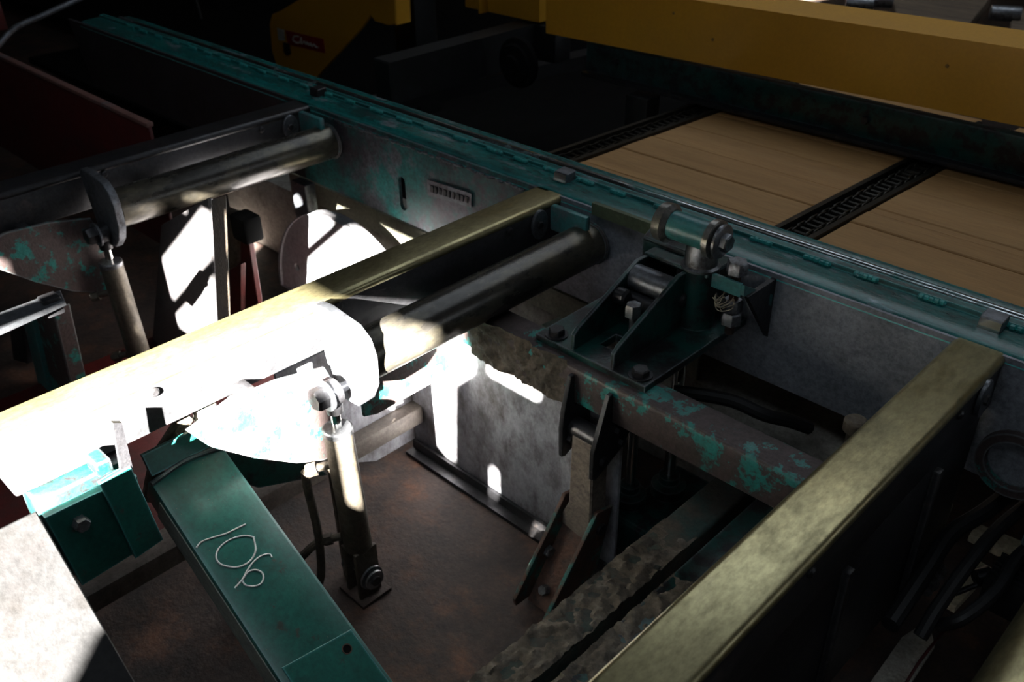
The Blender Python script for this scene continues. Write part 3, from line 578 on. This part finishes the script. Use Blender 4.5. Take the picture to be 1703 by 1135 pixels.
# support block, clips and plates at the near end of the middle beam
t = thing('support_block', (-1.52, 0.38, -0.36), 'dark green two-plate support block below the sunlit beam', 'bracket')
P1 = [at(*p_, x=-1.50) for p_ in ((74, 862), (150, 826), (228, 792), (250, 905), (137, 975))]
build('side_plate', B().prism(P1, (-0.02, 0, 0), 0.001), green_paint, t)
P2 = [at(*p_, x=-1.488) for p_ in ((166, 806), (217, 775), (272, 898), (226, 930))]
build('cover_plate', B().prism(P2, (-0.012, 0, 0), 0.001), green_paint, t)
build('core', B().box(-1.60, -1.52, 0.29, 0.47, -0.33, -0.13, 0.004), green_dark, t)
build('top_tab', B().prism([at(*p_, x=-1.49) for p_ in ((188, 704), (203, 704), (226, 800), (206, 806))], (-0.01, 0, 0)), steel_dark, t)
build('clip', B().box(-1.545, -1.495, 0.40, 0.43, -0.125, -0.095, 0.003), green_dark, t)
build('bolt', B().hexn((-1.50, 0.345, -0.20), (-1.482, 0.345, -0.20), 0.016), zinc, t)
t = thing('link_strap', (-1.52, 0.56, -0.3), 'mud-splashed curved strap between support block and green arm', 'strap')
build('strap', B().tube([at(*p_, x=-1.64) for p_ in ((312, 690), (285, 730), (262, 770), (250, 830))], 0.018, 10), mud, t)
build('post', B().box(-1.63, -1.60, 0.655, 0.70, FZ, -0.125, 0.003), mat('post_dull', (0.16, 0.15, 0.12), (0.03, 0.10, 0.09), wear=0.4, scale=12, rough=0.6, bump=0.2), t)

# sloping bare plate in the lower left corner
t = thing('sloping_plate', (-1.25, 0.1, -0.25), 'scratched bare steel plate sloping down in the lower left corner', 'plate')
A = at(60, 850, y=0.2425); Bq = at(225, 1135, y=0.2425); dd = (Bq - A).normalized(); nn = Vector((-dd.z, 0, dd.x))
if nn.z < 0: nn = -nn
E_ = A + dd * 0.75
plate_m = mat('scratched_plate', (0.022, 0.022, 0.023), (0.013, 0.011, 0.011), (0.008, 0.007, 0.006), wear=0.42, dirt_amt=0.36, scale=14, rough=0.45, metal=0.3, umetal=0.1, dscale=16, bump=0.12, edge=0.12)
build('top_sheet', B().prism([A, E_, E_ + Vector((0, -0.8, 0)), A + Vector((0, -0.8, 0))], -nn * 0.006, 0.002), plate_m, t)
build('edge_lip', B().prism([A - nn * 0.002, E_ - nn * 0.002, E_ - nn * 0.03, A - nn * 0.03], Vector((0, -0.005, 0))), steel_dark, t)

# ------------------------------------------------------------------ left bay: post, red frame, teal box member, guard disc
XL = -2.70
t = thing('bay_post', (-2.45, 1.1, FZ), 'broad dark post with rough timber edge striped by sunlight, under left beam', 'post')
q0 = at(264, 380, y=1.10); q1 = at(345, 340, y=1.10)
build('face_plate', B().prism([at(*p_, y=1.10) for p_ in ((268, 375), (345, 330), (362, 640), (248, 640))], (0, 0.012, 0), 0.001), mat('dark_post_paint', (0.12, 0.115, 0.12), (0.075, 0.07, 0.072), wear=0.4, scale=10, rough=0.55, metal=0.2, bump=0.15), t)
build('timber_core', B().prism([at(*p_, y=1.115) for p_ in ((280, 375), (346, 335), (362, 640), (262, 640))], (0, 0.06, 0), 0.004), mat('dark_rough_timber', (0.05, 0.036, 0.022), (0.022, 0.016, 0.011), wear=0.45, scale=10, rough=0.9, bump=0.8, stretch=(3, 3, 0.3), edge=0.1), t)
t = thing('red_stand', (-2.6, 1.45, FZ), 'faded red steel stand with clamp head behind the striped post', 'stand')
build('leg', B().prism([at(*p_, y=1.35) for p_ in ((388, 400), (412, 395), (428, 500), (428, 560), (398, 560), (400, 500))], (0, 0.02, 0), 0.002), red_paint, t)
build('leg', B().prism([at(*p_, y=1.30) for p_ in ((368, 455), (400, 440), (400, 600), (350, 600))], (0, 0.02, 0), 0.002), red_paint, t)
hp = at(408, 378, y=1.34)
build('clamp_head', B().box(hp.x - 0.045, hp.x + 0.045, 1.31, 1.38, hp.z - 0.045, hp.z + 0.045, 0.012), hole_m, t)
build('clamp_block', B().prism([at(*p_, y=1.33) for p_ in ((358, 350), (392, 360), (392, 440), (368, 460))], (0, 0.05, 0), 0.005), mud, t)
tag(build('red_floor_sheet', B().box(-2.95, -1.92, 0.3, 1.28, FZ + 0.001, FZ + 0.03, 0.003), red_paint), 'dull red sheet lying on the floor of the left bay', 'sheet')
gc = at(600, 560, y=1.62)
t = thing('guard_disc', (-2.3, 1.62, FZ), 'pale grey round guard with a small dark hole behind the middle beam', 'guard')
gcx, gcz, gr = -2.45, -0.70, 0.41
arc = [(gcx + gr * math.cos(a), gcz + gr * 0.98 * math.sin(a)) for a in [math.pi * i / 40 for i in range(41)]]
hh = at(496, 444, y=1.62)
build('disc', sheet(arc, [circ(hh.x, hh.z, 0.016, 16)], frame((0, 1.62, 0), (1, 0, 0), (0, 0, 1)), 0.012), slime, t)
build('rim', sheet(arc, [[(gcx + (gr - 0.012) * math.cos(a), gcz + 0.002 + (gr - 0.012) * math.sin(a)) for a in [math.pi * i / 40 for i in range(41)]]], frame((0, 1.63, 0), (1, 0, 0), (0, 0, 1)), 0.05), slime, t)
tag(build('concrete_curb', B().box(-3.6, -0.6, 1.83, 2.10, FZ, -0.44, 0.015), concrete), 'pale concrete curb under the long green rail', 'curb')
tag(build('curb_angle', B().prism([(-3.0, 1.80, -0.335), (-3.0, 1.80, -0.42), (-3.0, 1.808, -0.42), (-3.0, 1.808, -0.343), (-3.0, 1.85, -0.343), (-3.0, 1.85, -0.335)], (1.9, 0, 0)), mat('pale_olive_paint', (0.20, 0.20, 0.15), (0.13, 0.12, 0.09), wear=0.4, scale=9, rough=0.6, bump=0.2)), 'pale olive angle strip just below the rail web', 'bar')
tag(build('pale_strip', B().prism([at(*p_, z=-0.42) for p_ in ((900, 540), (985, 505), (996, 515), (915, 552))], (0, 0, -0.012), 0.001), mat('pale_green_paint', (0.34, 0.40, 0.33), (0.24, 0.28, 0.23), wear=0.4, scale=9, rough=0.6, bump=0.1)), 'pale green strip lying below the bolted bracket', 'strip')
tag(build('web_post', B().box(-2.83, -2.74, 1.70, 1.745, FZ, -0.29, 0.004), steel_blue), 'short upright steel post below the rail at the left beam', 'post')
t = thing('side_ledge', (-2.05, 0.50, -0.065), 'flat grey metal ledge bar at the left picture edge', 'bracket')
lp = [at(*p_, z=-0.05) for p_ in ((-140, 575), (0, 520), (100, 482), (108, 500), (0, 548), (-140, 605))]
build('ledge_plate', B().prism(lp, (0, 0, -0.014), 0.002), steel_blue, t)
build('clip', B().box(-2.12, -2.08, 0.56, 0.60, -0.085, -0.04, 0.003), steel_dark, t)
t2 = thing('bay_stanchion', (-2.6, 0.74, FZ), 'teal post with dark bracket at the left edge, below the grey ledge', 'post')
pp_ = [at(*p_, y=0.72) for p_ in ((50, 528), (88, 515), (130, 690), (82, 690))]
build('column', B().prism(pp_, (0, 0.05, 0), 0.003), teal_peel, t2)
pq_ = [at(*p_, y=0.70) for p_ in ((15, 545), (34, 536), (44, 606), (22, 600))]
build('bracket', B().prism(pq_, (0, 0.04, 0), 0.003), steel_dark, t2)
pr_ = [at(*p_, y=0.705) for p_ in ((38, 535), (52, 528), (90, 690), (76, 690))]
build('lit_edge_strip', B().prism(pr_, (0, 0.02, 0), 0.002), teal_light, t2)  # paler strip puts the sunlit left edge of the post into paint
tag(build('pit_gusset', B().prism([at(*p_, x=-1.60) for p_ in ((362, 748), (420, 760), (520, 772), (545, 790), (430, 812), (395, 800))], (-0.01, 0, 0)), green_dark), 'dark green gusset below the curved lower plate', 'gusset')

# red plate and conduit in the far left corner
t = thing('red_deck_plate', (-3.6, 1.25, -0.2), 'dark red upright plate beyond the left beam', 'plate')
build('sheet', B().box(-4.9, -2.83, 1.22, 1.232, -0.42, 0.035, 0.002), red_paint, t)
build('top_edge', B().box(-4.9, -2.83, 1.215, 1.24, 0.03, 0.045, 0.003), mat('rubbed_pink_edge', (0.20, 0.10, 0.085), (0.14, 0.13, 0.14), wear=0.4, scale=9, rough=0.5, bump=0.1), t)
cpts = [at(*p_, x=-4.6) for p_ in ((-30, 110), (0, 72), (28, 45), (75, 24), (135, -4), (180, -25))]
tag(build('conduit', B().tube(cpts, 0.014, 10), steel_blue), 'thin bent grey conduit in the upper left corner', 'pipe')
tag(build('red_girder', B().box(-7.2, -4.9, 1.35, 1.55, -0.05, 0.09, 0.006), red_paint), 'dark red girder in the upper left corner', 'girder')

# ------------------------------------------------------------------ deck behind the rail
DZ = -0.055
CH1 = ((-1.03, 1.95), (-0.96, 3.25)); CH0 = ((-1.84, 1.95), (-1.75, 3.25))
def cx(c_, y): return c_[0][0] + (c_[1][0] - c_[0][0]) * (y - c_[0][1]) / (c_[1][1] - c_[0][1])
def deck(left, right, ys, lab, grp):
    t = thing('wood_deck', ((cx(left, 2.5) + (right if isinstance(right, float) else cx(right, 2.5))) / 2, 2.5, DZ - 0.03), lab, 'deck', grp)
    for i in range(len(ys) - 1):
        ya, yb = ys[i] + 0.001, ys[i + 1] - 0.001; zt = DZ + random.uniform(-0.003, 0.003)
        xr = lambda y: right if isinstance(right, float) else cx(right, y) - 0.060
        p_ = [(cx(left, ya) + 0.060, ya, DZ - 0.032), (xr(ya), ya, DZ - 0.032), (xr(yb), yb, DZ - 0.032), (cx(left, yb) + 0.060, yb, DZ - 0.032)]
        build('board', B().prism(p_, (0, 0, zt - DZ + 0.032), 0.003), wood_m, t)
deck(CH0, CH1, [1.94, 2.10, 2.27, 2.42, 2.58, 2.75, 2.93, 3.10, 3.30], 'pine board deck between the two greasy chains', 'pine board decks')
deck(CH1, 0.9, [1.94, 2.07, 2.24, 2.33, 2.37, 2.55, 2.72, 2.90, 3.08, 3.3], 'pine board deck right of the right-hand chain', 'pine board decks')
def chain(xa, ya, xb_, yb, lab):
    t = thing('roller_chain', (xa, ya, DZ - 0.03), lab, 'chain', 'drag chains on the board deck')
    a = Vector((xa, ya, 0)); b_ = Vector((xb_, yb, 0)); d = (b_ - a); L = d.length; d.normalize(); s_ = d.cross(Vector((0, 0, 1)))
    org = Vector(t.location)
    def link(w):
        b = B()
        for sg in (-1, 1):
            pts = []
            for e in (0, 1):
                for k_ in range(7):
                    an = math.pi / 2 + math.pi * k_ / 6 + math.pi * e
                    pts.append(d * (e * 0.030 + 0.011 * math.cos(an)) + Vector((0, 0, 0.011 * math.sin(an))) + s_ * (sg * w) + org)
            b.prism(pts, s_ * 0.004)
        for e in (0, 1): b.cyl(org + d * (e * 0.030) - s_ * w, org + d * (e * 0.030) + s_ * (w + 0.004), 0.0075, n=8)
        return b
    i1 = build('link', link(0.026), chain_m, t); i2 = build('link', link(0.020), chain_m, t)
    n = int(L / 0.030)
    for k_ in range(n):
        o = (i1 if k_ == 0 else i2 if k_ == 1 else None)
        if o is None:
            o = (i1 if k_ % 2 == 0 else i2).copy(); COL.objects.link(o)
        o.location = d * (k_ * 0.030) + Vector((0, 0, 0.020))
    for sg in (-1, 1):
        e0 = a + s_ * sg * 0.048; e1 = b_ + s_ * sg * 0.048
        build('guide_strip', B().prism([e0 - s_ * 0.008 + Vector((0, 0, DZ - 0.06)), e0 + s_ * 0.008 + Vector((0, 0, DZ - 0.06)), e0 + s_ * 0.008 + Vector((0, 0, DZ + 0.006)), e0 - s_ * 0.008 + Vector((0, 0, DZ + 0.006))], d * L), chain_m, t)
    e0 = a - s_ * 0.045; build('chain_bed', B().prism([a - s_ * 0.045 + Vector((0, 0, DZ - 0.06)), a + s_ * 0.045 + Vector((0, 0, DZ - 0.06)), a + s_ * 0.045 + Vector((0, 0, DZ - 0.022)), a - s_ * 0.045 + Vector((0, 0, DZ - 0.022))], d * L), black_m, t)
chain(*CH1[0], *CH1[1], 'greasy black drag chain crossing the board deck at right')
chain(*CH0[0], *CH0[1], 'greasy black drag chain along left edge of the board deck')

# yellow guard beam and the dark girder under it
t = thing('guard_beam', (-0.8, 2.85, 0.08), 'long yellow guard beam across the top of the picture', 'beam')
def yz(xx): return 0.085 + (xx + 2.5) * 0.018
b = B(); xa, xb_ = -2.545, 2.0
for nm, sec, mm in (('face', [(2.77, 0.0), (2.77, 0.205), (2.80, 0.205), (2.80, 0.0)], yellow),):
    b = B(); v = []
    for xx in (xa, xb_): v.append([b.bm.verts.new((xx, yy, yz(xx) + zz)) for yy, zz in sec])
    n = len(sec)
    for i in range(n): b.bm.faces.new((v[0][i], v[0][(i + 1) % n], v[1][(i + 1) % n], v[1][i]))
    b.bm.faces.new(v[0][::-1]); b.bm.faces.new(v[1]); build(nm, b, mm, t)
b = B(); v = []
for xx in (xa, xb_): v.append([b.bm.verts.new((xx, yy, yz(xx) + zz)) for yy, zz in ((2.769, 0.200), (2.769, 0.206), (2.89, 0.226), (2.90, 0.221), (2.90, 0.13), (2.89, 0.13), (2.885, 0.215))])
n = 7
for i in range(n): b.bm.faces.new((v[0][i], v[0][(i + 1) % n], v[1][(i + 1) % n], v[1][i]))
b.bm.faces.new(v[0][::-1]); b.bm.faces.new(v[1]); build('top_flange', b, yellow, t)
for p_ in ((1575, 110), (1185, 66), (1120, 22)):
    w_ = at(*p_, y=2.769); build('rivet', B().lathe((w_.x, 2.771, w_.z), (0, -1, 0), [(0, 0.006), (0.003, 0.005), (0.005, 0.002)], 10), mat('rivet_brown', (0.25, 0.13, 0.02), rough=0.5, bump=0), t)
t = thing('under_girder', (-0.8, 2.85, -0.02), 'dark green girder directly beneath the yellow guard beam', 'girder')
build('web', B().box(-2.35, 2.0, 2.79, 2.83, -0.03, 0.082, 0.003), green_dark, t)
build('flange', B().box(-2.35, 2.0, 2.76, 2.90, -0.045, -0.03, 0.003), steel_dark, t)
for xx in (-2.2, -1.2, -0.72):
    build('bolt', B().hexn((xx, 2.79, 0.03), (xx, 2.775, 0.03), 0.014), steel_dark, t)
for i, xx in enumerate((-1.9, -0.3)):
    tag(build('deck_leg', B().box(xx - 0.05, xx + 0.05, 3.05, 3.15, FZ, DZ - 0.04, 0.005), black_m), 'dark steel leg under the %s part of the board deck' % ('left', 'right')[i], 'leg', 'deck legs')

# yellow box beside the beam, black machine
t = thing('yellow_box', (-2.9, 2.9, 0.0), 'yellow sheet-metal box left of the guard beam', 'box')
bx0 = at(812, 20, y=2.95); bx1 = at(897, 20, y=2.95)
build('body', B().box(bx0.x - 0.15, bx1.x, 2.95, 3.15, 0.06, 0.6, 0.004), yellow, t)
build('side_fold', B().box(bx0.x - 0.012, bx0.x, 2.90, 2.95, 0.06, 0.6, 0.002), yellow, t)
t = thing('dark_machine', (-3.0, 2.8, FZ), 'black machine frame behind the rail, left of the board deck', 'machine')
ba = at(905, 36, z=0.05); bb = at(560, 128, z=0.05)
build('end_block', B().box(ba.x - 0.02, ba.x + 0.12, ba.y - 0.06, ba.y + 0.04, -0.10, 0.05, 0.01), black_m, t)
dv = (bb - ba); sv = Vector((dv.y, -dv.x, 0)).normalized() * 0.10
build('cross_tube', B().prism([ba, ba + sv, ba + sv - Vector((0, 0, 0.16)), ba - Vector((0, 0, 0.16))], dv * 0.78, 0.006), black_m, t)
pv = at(688, 60, y=3.25)
build('upright', B().box(pv.x - 0.10, pv.x + 0.08, 3.2, 3.35, FZ, 1.2, 0.006), black_m, t)
build('dark_floor_sheet', B().box(-6.5, -1.95, 2.12, 2.75, -0.62, -0.58, 0.01), hole_m, t)  # near-black sheet put in to blacken the floor behind the rail
build('dark_back_sheet', B().box(-9.5, -1.95, 2.9, 6.5, -0.70, -0.66, 0.01), hole_m, t)  # second near-black sheet, blackens the floor farther back
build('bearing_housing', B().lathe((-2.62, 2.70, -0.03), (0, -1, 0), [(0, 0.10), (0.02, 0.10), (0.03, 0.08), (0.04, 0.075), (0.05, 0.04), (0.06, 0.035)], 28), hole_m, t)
build('cross_bar', B().prism([(-3.2, 2.05, -0.25), (-3.1, 2.05, -0.25), (-3.1, 2.05, -0.19), (-3.2, 2.05, -0.19)], (0.25, 1.5, 0.0)), black_m, t)
build('lower_bar', B().box(-3.8, -1.9, 2.45, 2.52, -0.42, -0.36, 0.005), black_m, t)
build('inner_upright', B().box(-2.08, -1.98, 2.7, 2.78, FZ, -0.05, 0.005), black_m, t)
build('drum', B().cyl((-2.55, 2.3, -0.48), (-2.3, 2.9, -0.48), 0.10, n=24), black_m, t)

# yellow cover with the sticker
t = thing('yellow_cover', (-4.4, 3.0, -0.6), 'shadowed yellow machine cover with red sticker, behind the rail', 'cover')
YC = 3.0
cpoly = [(448, 40), (452, 24), (470, 16), (560, -40), (640, -40), (614, 30), (602, 45), (516, 142), (466, 128), (452, 85)]
build('panel', B().prism([at(*p_, y=YC) for p_ in cpoly], (0, 0.02, 0), 0.004), yellow, t)
r_a = [at(*p_, y=YC - 0.002) for p_ in ((612, -40), (612, 20), (622, 36), (645, 42), (659, 42), (655, -40))]
build('side_return', B().prism(r_a, (0, 0.10, 0), 0.006), yellow, t)
sp = [at(*p_, y=YC - 0.001) for p_ in ((475, 50), (538, 65), (541, 88), (480, 74))]
st_ = build('sticker', B().prism(sp, (0, -0.003, 0)), red_label, t)
def sk(u, v):
    a = sp[0].lerp(sp[1], u); c_ = sp[3].lerp(sp[2], u); return a.lerp(c_, v) + Vector((0, -0.0035, 0))
b = B()
for s_ in ([(0.36, 0.22), (0.22, 0.30), (0.18, 0.62), (0.30, 0.72), (0.38, 0.55)], [(0.38, 0.6), (0.42, 0.25), (0.40, 0.7), (0.48, 0.5), (0.52, 0.7)], [(0.52, 0.7), (0.56, 0.5), (0.60, 0.7), (0.65, 0.52), (0.68, 0.72), (0.74, 0.55), (0.80, 0.72), (0.86, 0.66)]):
    b.tube([sk(*p_) for p_ in s_], 0.006, 6, 5)
build('lettering', b, white_label, st_)
build('white_mark', B().prism([at(*p_, y=YC - 0.001) for p_ in ((461, 46), (473, 50), (474, 68), (464, 67))], (0, -0.003, 0)), white_label, t)
build('latch', B().prism([at(*p_, y=YC - 0.002) for p_ in ((475, 70), (482, 72), (484, 88), (480, 91), (476, 86))], (0, -0.02, 0), 0.003), black_m, t)
tag(build('far_conduit', B().tube([at(*p_, y=3.6) for p_ in ((320, -20), (334, 30), (345, 80))], 0.012, 8), black_m), 'thin dark upright pipe beyond the rail at upper left', 'pipe')

# timber and machine behind the guard beam
for i, (pts, lab) in enumerate(((((1480, -10), (1650, -8), (1610, 42), (1490, 20)), 'dark brown board lying beyond the guard beam'), (((1685, 15), (1790, 5), (1790, 70), (1680, 50)), 'brown board at the right edge beyond the guard beam'))):
    tag(build('far_board', B().prism([at(*p_, z=0.10) for p_ in pts], (0, 0, -0.05), 0.003), wood_grey), lab, 'board', 'boards beyond the guard beam')
for i, (px, py) in enumerate(((1425, 8), (1458, 2), (1668, 24))):
    w_ = at(px, py, z=0.12)
    tag(build('idler_roller', B().cyl((w_.x - 0.05, w_.y, 0.12), (w_.x + 0.05, w_.y + 0.05, 0.12), 0.03, n=16, bev=0.004), zinc), ('small shiny roller left of the far brown board', 'shiny roller touching the far brown board', 'shiny roller at right edge beyond guard beam')[i], 'roller', 'idler rollers')

# ------------------------------------------------------------------ lower right bay
def hose(px, z, r, lab, m=rubber):
    tag(build('hose', B().tube([at(a, c_, z=zz) for (a, c_), zz in zip(px, z)], r, 10), m), lab, 'hose', 'hoses in the right bay')
hose([(1120, 652), (1165, 657), (1220, 668), (1270, 690), (1310, 700), (1345, 712)], [-.30, -.30, -.31, -.33, -.36, -.40], 0.017, 'thick black hose behind the peeling teal beam')
hose([(1703, 800), (1640, 850), (1580, 890), (1540, 950), (1480, 1040)], [-.36, -.36, -.38, -.40, -.42], 0.018, 'upper black hose in the lower right bay')
hose([(1720, 830), (1660, 880), (1610, 940), (1560, 1010), (1530, 1060)], [-.34, -.34, -.36, -.40, -.44], 0.014, 'thin black hose looping over the cream board')
hose([(1720, 905), (1690, 930), (1655, 985), (1600, 1030), (1560, 1040)], [-.38, -.37, -.38, -.40, -.44], 0.013, 'black hose beside the roller in the lower right bay')
for pts, lab, z_ in ((((1625, 870), (1712, 905), (1700, 925), (1660, 915), (1612, 890)), 'small cream board under the hoses at the right edge', -0.55),
                     (((1615, 925), (1650, 945), (1590, 1010), (1563, 995)), 'cream board lying below the black fitting', -0.55),
                     (((1572, 835), (1586, 838), (1575, 860), (1560, 858)), 'tiny cream offcut beside the bent rod', -0.55)):
    tag(build('cream_board', B().prism([at(*p_, z=z_) for p_ in pts], (0, 0, -0.02), 0.001), cream_board), lab, 'board', 'cream boards in the right bay')
tag(build('grey_sheet', B().prism([at(*p_, z=-0.58) for p_ in ((1500, 1060), (1545, 1030), (1555, 1075), (1500, 1160), (1430, 1160))], (0, 0, -0.01), 0.001), concrete), 'dull grey sheet at the bottom of the right bay', 'sheet')
tag(build('red_wire', B().tube([at(*p_, z=-0.5) for p_ in ((1578, 1040), (1560, 1062), (1530, 1100), (1505, 1140))], 0.003, 6), red_paint), 'thin red wire beside the dull grey sheet', 'wire')
t = thing('valve_fitting', at(1625, 960, z=-0.5), 'black knobbed valve fitting on the cream board', 'valve')
w_ = at(1622, 962, z=-0.47)
build('body', B().lathe(w_, (0.5, 0.6, 0.1), [(0, 0.018), (0.03, 0.022), (0.035, 0.014), (0.06, 0.014), (0.065, 0.026), (0.085, 0.026), (0.09, 0.018)], 20), steel_dark, t)
build('lever', B().cyl(w_ + Vector((0.01, 0.0, -0.01)), w_ + Vector((-0.02, -0.04, -0.03)), 0.006, n=10), steel_dark, t)
t = thing('ribbed_solenoid', at(1680, 975, z=-0.5), 'ribbed black solenoid at the right edge', 'valve')
w_ = at(1690, 985, z=-0.46)
b = B().box(w_.x - 0.05, w_.x + 0.05, w_.y - 0.04, w_.y + 0.04, -0.50, -0.42, 0.004); build('coil', b, black_m, t)
for i in range(6): build('rib', B().box(w_.x - 0.054, w_.x + 0.054, w_.y - 0.044 + i * 0.016, w_.y - 0.038 + i * 0.016, -0.502, -0.414, 0.001), rubber, t)
w_ = at(1560, 945, z=-0.5); w2 = at(1540, 985, z=-0.5)
t = thing('hose_coupling', w_, 'shiny hose coupling with hex nuts below the bent rod', 'fitting')
build('stem', B().cyl(w_, w2, 0.012, n=16), zinc, t); build('nut', B().hexn(w_, w_.lerp(w2, 0.35), 0.020), zinc, t); build('nut', B().hexn(w_.lerp(w2, 0.55), w_.lerp(w2, 0.8), 0.018), zinc, t)
tag(build('bent_rod', B().tube([at(1588, 706, z=-0.20), at(1576, 720, z=-0.20), at(1568, 760, z=-0.25), at(1550, 840, z=-0.38)], 0.009, 8, 4), steel_blue), 'bent blue-grey rod beside the brass-tinted beam', 'rod')
w_ = at(1585, 738, z=-0.25); tag(build('pipe_stub', B().lathe(w_, (0.9, 0.2, -0.05), [(0, 0.018), (0.03, 0.018), (0.032, 0.013), (0.075, 0.013)], 16), steel_dark), 'rusty pipe stub right of the bent rod', 'pipe')
w_ = at(1690, 770, y=1.745); tag(build('port_ring', B().ring(w_, (0, -1, 0), 0.075, 0.055, 0.02), teal_peel), 'teal ring on the rail web at right edge', 'ring')
w_ = at(1425, 697, z=-0.15); tag(build('bolt_end', B().lathe(w_ - Vector((0, 0, 0.12)), (0, 0, 1), [(0, 0.014), (0.09, 0.014), (0.092, 0.024), (0.115, 0.024), (0.12, 0.018)], 16), mud), 'crusted bolt end peeking out behind the brass-tinted beam', 'bolt')
t = thing('bay_skirt', (-0.43, 1.1, -0.5), 'black side plate hanging below the brass-tinted beam', 'plate')
build('plate', B().box(-0.40, -0.389, 0.3, 1.72, -0.50, -0.127, 0.002), beam_side, t)
for yy in (0.75, 1.15, 1.5): build('rib', B().box(-0.389, -0.375, yy, yy + 0.02, -0.48, -0.14, 0.002), beam_side, t)
